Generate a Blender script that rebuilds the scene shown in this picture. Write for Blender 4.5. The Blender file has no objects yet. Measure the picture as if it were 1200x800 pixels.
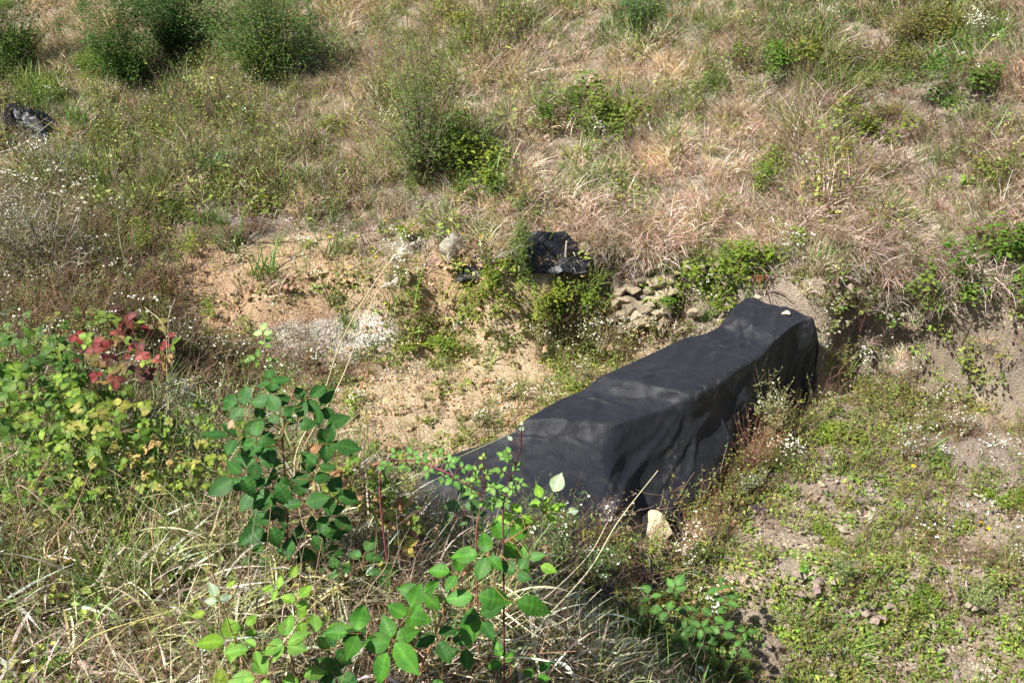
import bpy, math
import numpy as np
from mathutils import Vector, Matrix, Euler

# ------------------------------------------------------------------ camera, sky, sun, exposure
S = bpy.context.scene
PITCH = math.radians(32.0); FPX = 1040.0
CP, SP = math.cos(PITCH), math.sin(PITCH)
cam = bpy.data.cameras.new("camera"); camo = bpy.data.objects.new("camera", cam)
S.collection.objects.link(camo); S.camera = camo
cam.sensor_width = 36.0; cam.lens = 36.0 * FPX / 1200.0
cam.clip_start = 0.05; cam.clip_end = 500
camo.location = (0, 0, 0); camo.rotation_euler = (math.radians(90) - PITCH, 0, 0)

SUN_EL = math.radians(49); SUN_AZ = (-0.86, -0.50)
n_ = math.hypot(*SUN_AZ); sdir = Vector((SUN_AZ[0] / n_ * math.cos(SUN_EL), SUN_AZ[1] / n_ * math.cos(SUN_EL), math.sin(SUN_EL)))
w = bpy.data.worlds.new("World"); S.world = w; w.use_nodes = True
nt = w.node_tree; bg = nt.nodes["Background"]
sky = nt.nodes.new("ShaderNodeTexSky"); sky.sky_type = 'NISHITA'; sky.sun_disc = False
sky.sun_elevation = SUN_EL; sky.sun_rotation = math.atan2(sdir.x, sdir.y) % (2 * math.pi)
nt.links.new(sky.outputs[0], bg.inputs[0]); bg.inputs[1].default_value = 0.066
sl = bpy.data.lights.new("sun", 'SUN'); so = bpy.data.objects.new("sun", sl); S.collection.objects.link(so)
sl.energy = 5.0; sl.angle = math.radians(0.5); sl.color = (1.0, 0.965, 0.915)
so.rotation_euler = sdir.to_track_quat('Z', 'Y').to_euler()
S.view_settings.view_transform = 'Standard'; S.view_settings.look = 'None'
S.view_settings.exposure = 1.12; S.view_settings.gamma = 1.0
S.cycles.max_bounces = 5; S.cycles.diffuse_bounces = 3; S.cycles.glossy_bounces = 2
S.cycles.transmission_bounces = 3; S.cycles.transparent_max_bounces = 4
S.cycles.caustics_reflective = False; S.cycles.caustics_refractive = False

RNG = np.random.default_rng(7)
def U(a, b, n=None): return RNG.uniform(a, b, n)

# ------------------------------------------------------------------ noise
def _hash(ix, iy, iz, seed):
    h = (ix.astype(np.int64) * 374761393 + iy.astype(np.int64) * 668265263 + iz.astype(np.int64) * 2147483647 + seed * 144665) & 0xffffffff
    h = ((h ^ (h >> 13)) * 1274126177) & 0xffffffff
    h = h ^ (h >> 16)
    return (h & 0xffffff) / float(0xffffff)
def vnoise(x, y, seed=0, z=None):
    x = np.asarray(x, float); y = np.asarray(y, float)
    z = np.zeros_like(x) if z is None else np.asarray(z, float)
    x0 = np.floor(x); y0 = np.floor(y); z0 = np.floor(z)
    fx, fy, fz = x - x0, y - y0, z - z0
    fx = fx * fx * (3 - 2 * fx); fy = fy * fy * (3 - 2 * fy); fz = fz * fz * (3 - 2 * fz)
    r = 0
    for dz in (0, 1) if np.any(fz) else (0,):
        wz = fz if dz else 1 - fz
        a = _hash(x0, y0, z0 + dz, seed) * (1 - fx) + _hash(x0 + 1, y0, z0 + dz, seed) * fx
        b = _hash(x0, y0 + 1, z0 + dz, seed) * (1 - fx) + _hash(x0 + 1, y0 + 1, z0 + dz, seed) * fx
        r = r + wz * (a * (1 - fy) + b * fy)
    return r * 2 - 1
def fbm(x, y, f=1.0, o=4, seed=0, z=None):
    r = 0; a = 1.0; t = 0
    for i in range(o):
        r = r + a * vnoise(np.asarray(x) * f, np.asarray(y) * f, seed + i * 17, None if z is None else np.asarray(z) * f)
        t += a; a *= 0.5; f *= 2.03
    return r / t
def sstep(a, b, x):
    t = np.clip((x - a) / (b - a), 0, 1); return t * t * (3 - 2 * t)

# ------------------------------------------------------------------ lie of the land (metres, camera eye at the origin)
A_Y = [-40, -3, 0.3, 1.1, 1.5, 1.95, 2.5, 2.85, 3.2, 3.6, 60]
A_X = [.8, .6, .45, .3, 0, -.5, -1.2, -2.1, -4, -9, -800]
B_X = [-60, -12, -5, -4, -3, -2, -1, 0, 0.8, 1.3, 1.8, 2.3, 2.8, 3.2, 4.2, 6, 10, 60]
B_Y = [30, 9, 7.6, 7.0, 6.4, 6.0, 5.8, 5.8, 5.85, 5.55, 5.3, 5.25, 5.1, 4.75, 4.2, 3.2, 0, -20]
def dA(x, y): return (np.interp(y, A_Y, A_X) - x) * np.interp(y, [2.3, 2.85, 3.3], [.72, .36, .17]) + 0.10 * vnoise(x * 1.7, y * 1.7, 5)
def dB(x, y): return (y - np.interp(x, B_X, B_Y)) * 0.9 + 0.10 * vnoise(x * 2.1, y * 2.1, 9) + 0.04 * vnoise(x * 7, y * 7, 19)
def H(x, y):
    x = np.asarray(x, float); y = np.asarray(y, float)
    a = dA(x, y); b = dB(x, y)
    zf = -3.6 + 0.10 * sstep(2.2, 3.6, x) + 0.08 * sstep(-0.6, -1.6, x) + .55 * sstep(-1.75, -2.9, x) + 0.05 * vnoise(x * 1.3, y * 1.3, 31)
    top = np.interp(x, [-4, -1.5, -.4, 1.0, 2.6, 4], [-3.0, -3.08, -2.92, -2.85, -2.70, -2.6])
    sl_ = np.interp(x, [-8, -3, 0, 3], [.20, .22, .32, .36])
    bp = np.maximum(b, 0)
    zb = top + sl_ * 22 * np.tanh(bp / 22) + 0.10 * vnoise(x * .9, y * .9, 3) * sstep(0, 1, bp)
    wd = np.interp(x, [-3, -1.6, -.9, 2.1, 2.5, 4, 5], [.95, .8, .36, .36, .20, .20, .5])
    sb = sstep(0, 1, (b + wd) / wd) ** 1.15
    z = zf + (zb - zf) * sb
    za = -1.64 - 0.15 * np.maximum(0, y - 1.5) - .30 * sstep(-.5, .4, x) + 0.04 * vnoise(x * 1.8, y * 1.8, 41)
    lo = -1.0 - .65 * sstep(-.5, .3, x); sa = np.clip((a - lo) / (.06 - lo), 0, 1); sa = (sa * sa * (3 - 2 * sa)) ** 1.15
    z = z + (np.maximum(z, za) - z) * sa
    z = z + 0.030 * fbm(x, y, 3.1, 3, 77) + 0.012 * fbm(x, y, 13, 2, 91)
    return z
def ray(u, v):
    xc = (u - 600) / FPX; yc = (400 - v) / FPX
    return np.array([xc, CP + yc * SP, -SP + yc * CP])
def at(u, v, h=0.0):
    """point where the line of sight through photo pixel (u,v) meets the height h above the ground"""
    d = ray(u, v); t = np.arange(0.8, 32, 0.03)
    g = d[2] * t - (H(d[0] * t, d[1] * t) + h)
    k = np.argmax(g < 0) if np.any(g < 0) else len(t) - 1
    k = max(k, 1); t0, t1 = t[k - 1], t[k]; g0, g1 = g[k - 1], g[k]
    tt = t0 + (t1 - t0) * (g0 / (g0 - g1 + 1e-9)) if g1 < 0 else t1
    return d * tt
def atz(u, v, z): d = ray(u, v); return d * (z / d[2])
def slope_n(x, y):
    e = 0.05
    n = np.stack([-(H(x + e, y) - H(x - e, y)) / (2 * e), -(H(x, y + e) - H(x, y - e)) / (2 * e), np.ones_like(np.asarray(x, float))], -1)
    return n / np.linalg.norm(n, axis=-1, keepdims=True)

def run(pts, grow=True):
    """points of one stem: kept within a stem's reach of the nearest one, and rooted in the ground below"""
    P = np.array([at(u, v, h) for u, v, h in pts]); D = np.linalg.norm(P, axis=1); px = np.array([[u, v] for u, v, _ in pts], float)
    k = int(np.argmin(D)); reach = .12 + .45 * np.linalg.norm(px - px[k], axis=1) / FPX * D[k]
    N = np.minimum(D, D[k] + reach); moved = D[0] > N[0] + .02; P = P * (N / D)[:, None]
    if grow and moved:
        g = P[0].copy(); g[2] = H(g[0], g[1]) - .01; g[:2] -= P[0][:2] / np.linalg.norm(P[0][:2]) * .05; P = np.vstack([g, P])
    return P
class Patch:
    """a soft-edged ellipse lying on the ground"""
    def __init__(s, u, v, ru, rv, val=1.0, soft=.35):
        c = at(u, v); a = at(u + ru, v) - at(u - ru, v); b = at(u, v - rv) - at(u, v + rv)
        s.c = c[:2]; s.M = np.linalg.inv(np.stack([a[:2] / 2, b[:2] / 2], 1) + np.eye(2) * 1e-4); s.val = val; s.soft = soft
    def __call__(s, x, y):
        q = np.stack([x - s.c[0], y - s.c[1]], 0).reshape(2, -1)
        r = np.linalg.norm(s.M @ q, axis=0).reshape(np.shape(x)) + 0.22 * fbm(x, y, 3.3, 3, 13)
        return 1 - sstep(1 - s.soft, 1 + s.soft, r)
def field(base, patches):
    ps = [Patch(*p) for p in patches]
    def f(x, y):
        r = base(x, y) if callable(base) else np.full(np.shape(x), float(base))
        for p in ps:
            k = p(x, y); r = r * (1 - k) + p.val * k
        return r
    return f

# ------------------------------------------------------------------ mesh and object helpers
def new_mesh(name, V, F, C=None, mat=None, smooth=False):
    V = np.ascontiguousarray(V, np.float32); F = np.ascontiguousarray(F, np.int32)
    me = bpy.data.meshes.new(name)
    me.vertices.add(len(V)); me.vertices.foreach_set("co", V.ravel())
    k = F.shape[1]; me.loops.add(F.size); me.loops.foreach_set("vertex_index", F.ravel())
    me.polygons.add(len(F)); me.polygons.foreach_set("loop_start", np.arange(0, F.size, k, dtype=np.int32))
    me.polygons.foreach_set("use_smooth", np.full(len(F), smooth))
    me.update(calc_edges=True)
    if C is not None:
        at_ = me.color_attributes.new("col", 'FLOAT_COLOR', 'POINT')
        at_.data.foreach_set("color", np.concatenate([np.asarray(C, np.float32), np.ones((len(V), 1), np.float32)], 1).ravel())
    if mat: me.materials.append(mat)
    return me
def link(name, data, parent=None, loc=None, rot=None, scl=None, color=None):
    o = bpy.data.objects.new(name, data); S.collection.objects.link(o)
    if parent: o.parent = parent
    if loc is not None: o.location = [float(q) for q in loc]
    if rot is not None: o.rotation_euler = rot
    if scl is not None: o.scale = scl if hasattr(scl, '__len__') else (scl,) * 3
    if color is not None: o.color = (*color, 1)
    return o
def tag(o, label=None, cat=None, group=None, kind=None):
    if label: o['label'] = label
    if cat: o['category'] = cat
    if group: o['group'] = group
    if kind: o['kind'] = kind
    return o
class MB:
    """collects triangles with a colour per corner"""
    def __init__(s): s.V = []; s.F = []; s.C = []; s.n = 0
    def add(s, V, F, C):
        V = np.asarray(V, float).reshape(-1, 3); C = np.broadcast_to(np.asarray(C, float), V.shape)
        s.V.append(V); s.F.append(np.asarray(F, int) + s.n); s.C.append(C); s.n += len(V); return s
    def bake(s, T, F, pos, mats, scale, col, shade=None):
        N = len(pos); T = np.asarray(T, float)
        P = np.einsum('nij,mj->nmi', mats, T) * np.reshape(scale * np.ones(N), (N, 1, 1)) + np.asarray(pos)[:, None, :]
        C = np.repeat(np.asarray(col, float)[:, None, :], len(T), 1)
        if shade is not None: C = C * np.asarray(shade)[None, :, None]
        FF = (np.asarray(F)[None] + (np.arange(N) * len(T))[:, None, None]).reshape(-1, 3)
        return s.add(P.reshape(-1, 3), FF, C.reshape(-1, 3))
    def mesh(s, name, mat, smooth=False):
        return new_mesh(name, np.concatenate(s.V), np.concatenate(s.F), np.concatenate(s.C), mat, smooth)
def frames(d, n):
    """rotation matrices: y along d, z towards n"""
    d = np.asarray(d, float); n = np.asarray(n, float)
    d = d / np.linalg.norm(d, axis=-1, keepdims=True)
    x = np.cross(d, n); x /= (np.linalg.norm(x, axis=-1, keepdims=True) + 1e-9)
    z = np.cross(x, d)
    return np.stack([x, d, z], -1)
def pick(pal, n, jit=.12):
    pal = np.asarray(pal, float); c = pal[RNG.integers(0, len(pal), n)]
    return np.clip(c * (1 + RNG.normal(0, jit, (n, 1))) * (1 + RNG.normal(0, jit * .35, (n, 3))), .004, .95)
def blades(mb, base, az, L, W, th0, th1, col, k=4, twist=None, tipdark=1.0):
    """curved tapering strips; th is the angle from the vertical at root and tip"""
    n = len(L); base = np.asarray(base, float)
    s = np.linspace(0, 1, k + 1); th = th0[:, None] + (th1 - th0)[:, None] * s[None]
    st = L[:, None] / k
    dx = np.sin(th) * st; dz = np.cos(th) * st
    X = np.concatenate([np.zeros((n, 1)), np.cumsum((dx[:, :-1] + dx[:, 1:]) / 2, 1)], 1)
    Z = np.concatenate([np.zeros((n, 1)), np.cumsum((dz[:, :-1] + dz[:, 1:]) / 2, 1)], 1)
    bend = RNG.normal(0, .18, (n, 1)) * L[:, None] * s[None] ** 2
    ca, sa = np.cos(az)[:, None], np.sin(az)[:, None]
    P = np.stack([X * ca - bend * sa, X * sa + bend * ca, Z], -1) + base[:, None, :]
    tw = U(0, math.pi, n) if twist is None else twist
    side = np.stack([np.cos(az + math.pi / 2 + .8 * np.cos(tw)), np.sin(az + math.pi / 2 + .8 * np.cos(tw)), .45 * np.sin(tw)], -1)
    wd = W[:, None] * np.clip(np.stack([.8 + .2 * q if q < .35 else 1 - (q - .35) / .65 for q in s]), .06, 1)[None] / 2
    Lf = P - side[:, None, :] * wd[..., None]; R = P + side[:, None, :] * wd[..., None]
    V = np.stack([Lf, R], 2).reshape(n, -1, 3)
    f = []
    for i in range(k): f += [(2 * i, 2 * i + 1, 2 * i + 3), (2 * i, 2 * i + 3, 2 * i + 2)]
    F = (np.array(f)[None] + (np.arange(n) * (2 * k + 2))[:, None, None]).reshape(-1, 3)
    C = np.repeat(col[:, None, :], 2 * k + 2, 1) * np.repeat(np.linspace(.85, tipdark, k + 1), 2)[None, :, None]
    return mb.add(V, F, C.reshape(-1, 3))
def tube(mb, pts, r0, r1, col, sides=4):
    pts = np.asarray(pts, float); n = len(pts)
    d = np.gradient(pts, axis=0); d /= np.linalg.norm(d, axis=1, keepdims=True) + 1e-9
    a = np.cross(d, [0.13, 0.2, 1.0]); a /= np.linalg.norm(a, axis=1, keepdims=True) + 1e-9; b = np.cross(d, a)
    r = np.linspace(r0, r1, n)[:, None, None]; t = np.arange(sides) * 2 * math.pi / sides
    V = pts[:, None, :] + r * (a[:, None, :] * np.cos(t)[None, :, None] + b[:, None, :] * np.sin(t)[None, :, None])
    F = []
    for i in range(n - 1):
        for j in range(sides):
            q = i * sides; j2 = (j + 1) % sides
            F += [(q + j, q + j2, q + sides + j2), (q + j, q + sides + j2, q + sides + j)]
    return mb.add(V.reshape(-1, 3), F, col)
def spline(pts, n=24):
    pts = np.asarray(pts, float)
    if len(pts) < 3: return np.stack([pts[0] + (pts[-1] - pts[0]) * t for t in np.linspace(0, 1, n)])
    P = np.vstack([2 * pts[0] - pts[1], pts, 2 * pts[-1] - pts[-2]]); out = []
    for q in np.linspace(0, len(pts) - 1 - 1e-6, n):
        i = int(q); t = q - i; a, b, c, d = P[i:i + 4]
        out.append(.5 * (2 * b + (c - a) * t + (2 * a - 5 * b + 4 * c - d) * t * t + (3 * b - a - 3 * c + d) * t ** 3))
    return np.array(out)

# ------------------------------------------------------------------ materials
def base_mat(name, rough=.8, spec=.25):
    m = bpy.data.materials.new(name); m.use_nodes = True
    p = m.node_tree.nodes["Principled BSDF"]; p.inputs["Roughness"].default_value = rough
    p.inputs["Specular IOR Level"].default_value = spec
    return m, m.node_tree, p
def mixn(t, a, b, fac, mode='MIX'):
    n = t.nodes.new("ShaderNodeMix"); n.data_type = 'RGBA'; n.blend_type = mode
    for k, s in ((6, a), (7, b), (0, fac)):
        if hasattr(s, 'is_linked') or hasattr(s, 'links'): t.links.new(s, n.inputs[k])
        else: n.inputs[k].default_value = s if k == 0 else (*s, 1)
    return n.outputs[2]
def noise_n(t, scale, detail=4, vec=None, rough=.6):
    n = t.nodes.new("ShaderNodeTexNoise"); n.inputs["Scale"].default_value = scale; n.inputs["Detail"].default_value = detail
    n.inputs["Roughness"].default_value = rough
    if vec: t.links.new(vec, n.inputs["Vector"])
    return n.outputs["Fac"]
def ramp_n(t, fac, stops):
    r = t.nodes.new("ShaderNodeValToRGB"); e = r.color_ramp.elements
    while len(e) < len(stops): e.new(.5)
    for k, (p, c) in enumerate(stops): e[k].position = p; e[k].color = (*c, 1)
    t.links.new(fac, r.inputs[0]); return r.outputs[0]
def bump_n(t, p, h, dist, strength=1):
    b = t.nodes.new("ShaderNodeBump"); b.inputs["Distance"].default_value = dist; b.inputs["Strength"].default_value = strength
    t.links.new(h, b.inputs["Height"]); t.links.new(b.outputs[0], p.inputs["Normal"])
def plant_mat(name, source, trans=.3, rough=.5, spec=.3):
    """source: 'inst' = tint carried by each instance, 'obj' = the object's own colour"""
    m, t, p = base_mat(name, rough, spec)
    a = t.nodes.new("ShaderNodeAttribute"); a.attribute_name = "col"
    col = a.outputs["Color"]
    if source == 'inst':
        b = t.nodes.new("ShaderNodeAttribute"); b.attribute_type = 'INSTANCER'; b.attribute_name = "tint"; tint = b.outputs["Color"]
    else:
        b = t.nodes.new("ShaderNodeObjectInfo"); tint = b.outputs["Color"]
    col = mixn(t, col, tint, 1.0, 'MULTIPLY')
    g = t.nodes.new("ShaderNodeTexCoord")
    col = mixn(t, col, ramp_n(t, noise_n(t, 60, 3, g.outputs["Object"]), [(.3, (.78, .78, .78)), (.7, (1.15, 1.15, 1.15))]), 1.0, 'MULTIPLY')
    t.links.new(col, p.inputs["Base Color"])
    if trans > 0:
        tr = t.nodes.new("ShaderNodeBsdfTranslucent"); t.links.new(mixn(t, col, (1.15, 1.2, .7), 1.0, 'MULTIPLY'), tr.inputs[0])
        mx = t.nodes.new("ShaderNodeMixShader"); mx.inputs[0].default_value = trans
        t.links.new(p.outputs[0], mx.inputs[1]); t.links.new(tr.outputs[0], mx.inputs[2])
        t.links.new(mx.outputs[0], t.nodes["Material Output"].inputs[0])
    return m
M_GI = plant_mat("dry_grass_scattered", 'inst', .36, .65, .25)
M_LI = plant_mat("leaf_scattered", 'inst', .32, .5, .35)
M_LO = plant_mat("leaf", 'obj', .32, .55, .2)
M_GO = plant_mat("dry_stem", 'obj', .12, .7, .2)
M_BIG = plant_mat("broad_leaf", 'obj', .28, .52, .18)

def spots(m):
    """brown blotches and pale dusty flecks of ageing leaves"""
    t = m.node_tree; p = t.nodes["Principled BSDF"]; src = p.inputs["Base Color"].links[0].from_socket
    g = t.nodes.new("ShaderNodeTexCoord"); oi = t.nodes.new("ShaderNodeObjectInfo"); ad = t.nodes.new("ShaderNodeVectorMath"); t.links.new(g.outputs["Object"], ad.inputs[0])
    cb = t.nodes.new("ShaderNodeCombineXYZ"); mu = t.nodes.new("ShaderNodeMath"); mu.operation = 'MULTIPLY'; mu.inputs[1].default_value = 37; t.links.new(oi.outputs["Random"], mu.inputs[0]); t.links.new(mu.outputs[0], cb.inputs[0]); t.links.new(mu.outputs[0], cb.inputs[2]); t.links.new(cb.outputs[0], ad.inputs[1])
    f = ramp_n(t, noise_n(t, 4.5, 4, ad.outputs[0], .6), [(.64, (0, 0, 0)), (.70, (1, 1, 1))]); c = mixn(t, src, (.16, .095, .035), f)
    f2 = ramp_n(t, noise_n(t, 2.2, 3, ad.outputs[0]), [(.35, (.72, .78, .8)), (.65, (1.2, 1.12, .9))]); c = mixn(t, c, f2, 1.0, 'MULTIPLY'); t.links.new(c, p.inputs["Base Color"])
spots(M_BIG); spots(M_LO)
def ground_mat():
    m, t, p = base_mat("earth", .95, .1)
    a = t.nodes.new("ShaderNodeAttribute"); a.attribute_name = "col"
    g = t.nodes.new("ShaderNodeTexCoord"); o = g.outputs["Object"]
    n1 = noise_n(t, 9, 8, o, .7); n2 = noise_n(t, 70, 4, o, .7)
    c = mixn(t, a.outputs["Color"], ramp_n(t, n1, [(.25, (.74, .72, .70)), (.5, (1, 1, 1)), (.75, (1.16, 1.15, 1.12))]), 1.0, 'MULTIPLY')
    c = mixn(t, c, ramp_n(t, n2, [(.3, (.80, .78, .76)), (.6, (1.05, 1.05, 1.05))]), .6, 'MULTIPLY')
    v = t.nodes.new("ShaderNodeTexVoronoi"); v.inputs["Scale"].default_value = 55; t.links.new(o, v.inputs["Vector"])
    c = mixn(t, c, ramp_n(t, v.outputs["Distance"], [(.05, (1.25, 1.22, 1.18)), (.25, (1, 1, 1))]), .5, 'MULTIPLY')
    t.links.new(c, p.inputs["Base Color"])
    ad = t.nodes.new("ShaderNodeMath"); ad.operation = 'ADD'; t.links.new(n1, ad.inputs[0]); t.links.new(n2, ad.inputs[1])
    bump_n(t, p, ad.outputs[0], .035, .9)
    return m
M_EARTH = ground_mat()
def rock_mat(name, c0, c1, sc=9):
    m, t, p = base_mat(name, .9, .2)
    g = t.nodes.new("ShaderNodeTexCoord"); o = g.outputs["Object"]; oi = t.nodes.new("ShaderNodeObjectInfo")
    n1 = noise_n(t, sc, 7, o, .65); n2 = noise_n(t, sc * 7, 3, o)
    c = ramp_n(t, n1, [(.3, c0), (.7, c1)])
    c = mixn(t, c, ramp_n(t, n2, [(.3, (.75, .74, .72)), (.6, (1.1, 1.1, 1.1))]), 1.0, 'MULTIPLY')
    c = mixn(t, c, oi.outputs["Color"], 1.0, 'MULTIPLY')
    t.links.new(c, p.inputs["Base Color"]); bump_n(t, p, n1, .02, .8)
    return m
M_ROCK = rock_mat("rough_stone", (.30, .25, .18), (.52, .45, .35))
def fabric_mat(name, base, sheen, rough=.62):
    m, t, p = base_mat(name, rough, .35)
    g = t.nodes.new("ShaderNodeTexCoord"); o = g.outputs["Object"]
    n1 = noise_n(t, 2.2, 6, o, .65); n2 = noise_n(t, 45, 4, o, .7); n3 = noise_n(t, 14, 5, o, .75)
    c = ramp_n(t, n1, [(.3, tuple(q * .9 for q in base)), (.7, tuple(q * 1.15 for q in base))])
    a = t.nodes.new("ShaderNodeAttribute"); a.attribute_name = "col"
    sp = t.nodes.new("ShaderNodeSeparateColor"); t.links.new(a.outputs["Color"], sp.inputs[0])
    mu = t.nodes.new("ShaderNodeMath"); mu.operation = 'MULTIPLY'
    t.links.new(sp.outputs[0], mu.inputs[0]); t.links.new(ramp_n(t, n3, [(.50, (0, 0, 0)), (.74, (1, 1, 1))]), mu.inputs[1])
    c = mixn(t, c, (.16, .145, .125), mu.outputs[0])                      # dried mud and dust stains
    c = mixn(t, c, (.17, .17, .17), ramp_n(t, n2, [(.66, (0, 0, 0)), (.76, (.45, .45, .45))]))  # specks of dust
    t.links.new(c, p.inputs["Base Color"])
    p.inputs["Sheen Weight"].default_value = sheen; p.inputs["Sheen Roughness"].default_value = .45
    p.inputs["Sheen Tint"].default_value = (.62, .68, .85, 1)
    wv = noise_n(t, 420, 2, o); ad = t.nodes.new("ShaderNodeMath"); ad.operation = 'MULTIPLY_ADD'
    t.links.new(wv, ad.inputs[0]); ad.inputs[1].default_value = .12; t.links.new(noise_n(t, 16, 4, o), ad.inputs[2])
    bump_n(t, p, ad.outputs[0], .012, .5)
    return m
M_TARP = fabric_mat("black_geotextile", (.0095, .0102, .0130), .08)
M_PLAS = fabric_mat("black_plastic", (.011, .012, .015), .03, .42)
def bark_mat():
    m, t, p = base_mat("bark", .85, .2)
    g = t.nodes.new("ShaderNodeTexCoord"); oi = t.nodes.new("ShaderNodeObjectInfo")
    c = ramp_n(t, noise_n(t, 40, 4, g.outputs["Object"]), [(.3, (.7, .7, .7)), (.7, (1.2, 1.2, 1.2))])
    t.links.new(mixn(t, c, oi.outputs["Color"], 1.0, 'MULTIPLY'), p.inputs["Base Color"]); return m
M_BARK = bark_mat()

# ------------------------------------------------------------------ the ground: one sheet out past the hill
def axis(lo, hi, a, b, fine, grow=1.22):
    m = list(np.arange(a, b + 1e-6, fine)); s = fine; q = m[-1]; up = []
    while q < hi: s *= grow; q += s; up.append(q)
    s = fine; q = m[0]; dn = []
    while q > lo: s *= grow; q -= s; dn.append(q)
    return np.array(dn[::-1] + m + up)
gx = axis(-70, 70, -4.5, 4.6, .035); gy = axis(-30, 90, .4, 7.2, .035)
X, Y = np.meshgrid(gx, gy); Zg = H(X, Y)
# gullies and crumbly steps worn into the bare cut faces
aa, bb = dA(X, Y), dB(X, Y)
face = sstep(-.9, -.35, bb) * (1 - sstep(-.12, .05, bb)) * (1 - sstep(-.9, -.6, aa))
Zg = Zg + face * (.05 * np.abs(fbm(X, Y, 6, 3, 205)) - .02) + sstep(-1.1, -.3, bb) * (1 - sstep(-.3, .05, bb)) * sstep(2.1, 2.5, X) * (.24 * fbm(X, Y, 3.0, 4, 207) + .05 * np.abs(fbm(X, Y, 11, 2, 209)))
ov = sstep(-.34, -.20, bb) * (1 - sstep(-.10, -.02, bb)) * (sstep(2.1, 2.4, X) + .45 * sstep(.2, .5, X) * sstep(1.5, 1.2, X)).clip(0, 1) * (np.abs(X) < 5)  # undercut hollows added below the lip, shaped to throw shade on the face
Y = Y + ov * (.12 + .30 * np.clip(fbm(X, X * 0 + 3, 2.3, 3, 515) + .25, 0, 1)); Zg = Zg - ov * .05
litter = np.array([.30, .25, .195]); sand = np.array([.53, .385, .225]); pale = np.array([.60, .465, .30])
orange = np.array([.47, .325, .20]); grey = np.array([.39, .315, .235]); chalk = np.array([.78, .76, .72]); soil = np.array([.26, .20, .145]); mauve = np.array([.25, .20, .19])
col = np.broadcast_to(litter, X.shape + (3,)).copy()
def paint(c, *p):
    global col
    k = Patch(*p)(X, Y)[..., None] * p[4] if len(p) > 4 else Patch(*p)(X, Y)[..., None]
    col = col * (1 - k) + c * k
near = (Y < 7.3) & (np.abs(X) < 5)
fl = ((1 - sstep(-.75, -.3, aa)) * (1 - sstep(-.3, 0, bb)))[..., None]
col = col * (1 - fl) + grey * fl
paint(sand, 560, 450, 190, 110, .9); paint(pale, 500, 480, 90, 60, .9); paint(pale, 590, 430, 60, 30, .7)
paint(orange, 290, 325, 165, 52, .95); paint(orange, 505, 350, 60, 55, .95); paint(sand, 360, 300, 90, 24, .7)
paint(soil, 320, 440, 140, 28, .8); paint(orange, 140, 215, 60, 12, .5); paint(sand, 205, 270, 60, 18, .6); paint(mauve, 270, 265, 60, 16, .8)
paint(grey, 920, 660, 110, 110, .9, .4); paint(grey, 990, 400, 80, 70, .9); paint(soil, 1090, 440, 60, 60, .6); paint(grey, 1140, 470, 50, 50, .7)
paint(mauve, 1080, 560, 120, 60, .5); paint(soil, 756, 350, 60, 40, .9)
paint(soil, 60, 720, 260, 140, .5)
paint(chalk * .85 + sand * .15, 388, 402, 76, 21, .95, .3)
nx, ny = len(gx), len(gy)
idx = np.arange(nx * ny).reshape(ny, nx)
Fq = np.stack([idx[:-1, :-1], idx[:-1, 1:], idx[1:, 1:], idx[1:, :-1]], -1).reshape(-1, 4)
ground = link("ground", new_mesh("ground", np.stack([X, Y, Zg], -1).reshape(-1, 3), Fq, col.reshape(-1, 3), M_EARTH, True))
tag(ground, kind='structure')

# ------------------------------------------------------------------ the long wall under its black sheet
ST = [((490, 560), (599, 590), -3.12, (622, 668)), ((526, 532), (640, 563), -3.09, (672, 672)), ((568, 519), (676, 541), -3.06, (712, 662)),
      ((597, 507), (703, 517), -3.02, (742, 654)), ((614, 490), (727, 497), -2.95, (766, 642)), ((655, 466), (768, 479), -2.95, (800, 622)), ((679, 457), (789, 469), -2.93, (820, 606)),
      ((704, 438), (805, 460), -2.88, (832, 590)), ((722, 431), (832, 446), -2.90, (850, 566)), ((763, 413), (848, 437), -2.90, (862, 545)),
      ((799, 395), (868, 425), -2.88, (876, 526)), ((826, 389), (886, 415), -2.90, (890, 508)), ((841, 381), (898, 406), -2.90, (902, 498)), ((850, 369), (915, 393), -2.86, (922, 484)),
      ((862, 354), (934, 380), -2.83, (936, 474)), ((874, 345), (952, 370), -2.82, (950, 465))]
def smooth(a, n):
    for _ in range(n):
        b = a.copy(); b[1:-1] = a[:-2] * .25 + a[1:-1] * .5 + a[2:] * .25; a = b
    return a
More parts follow.
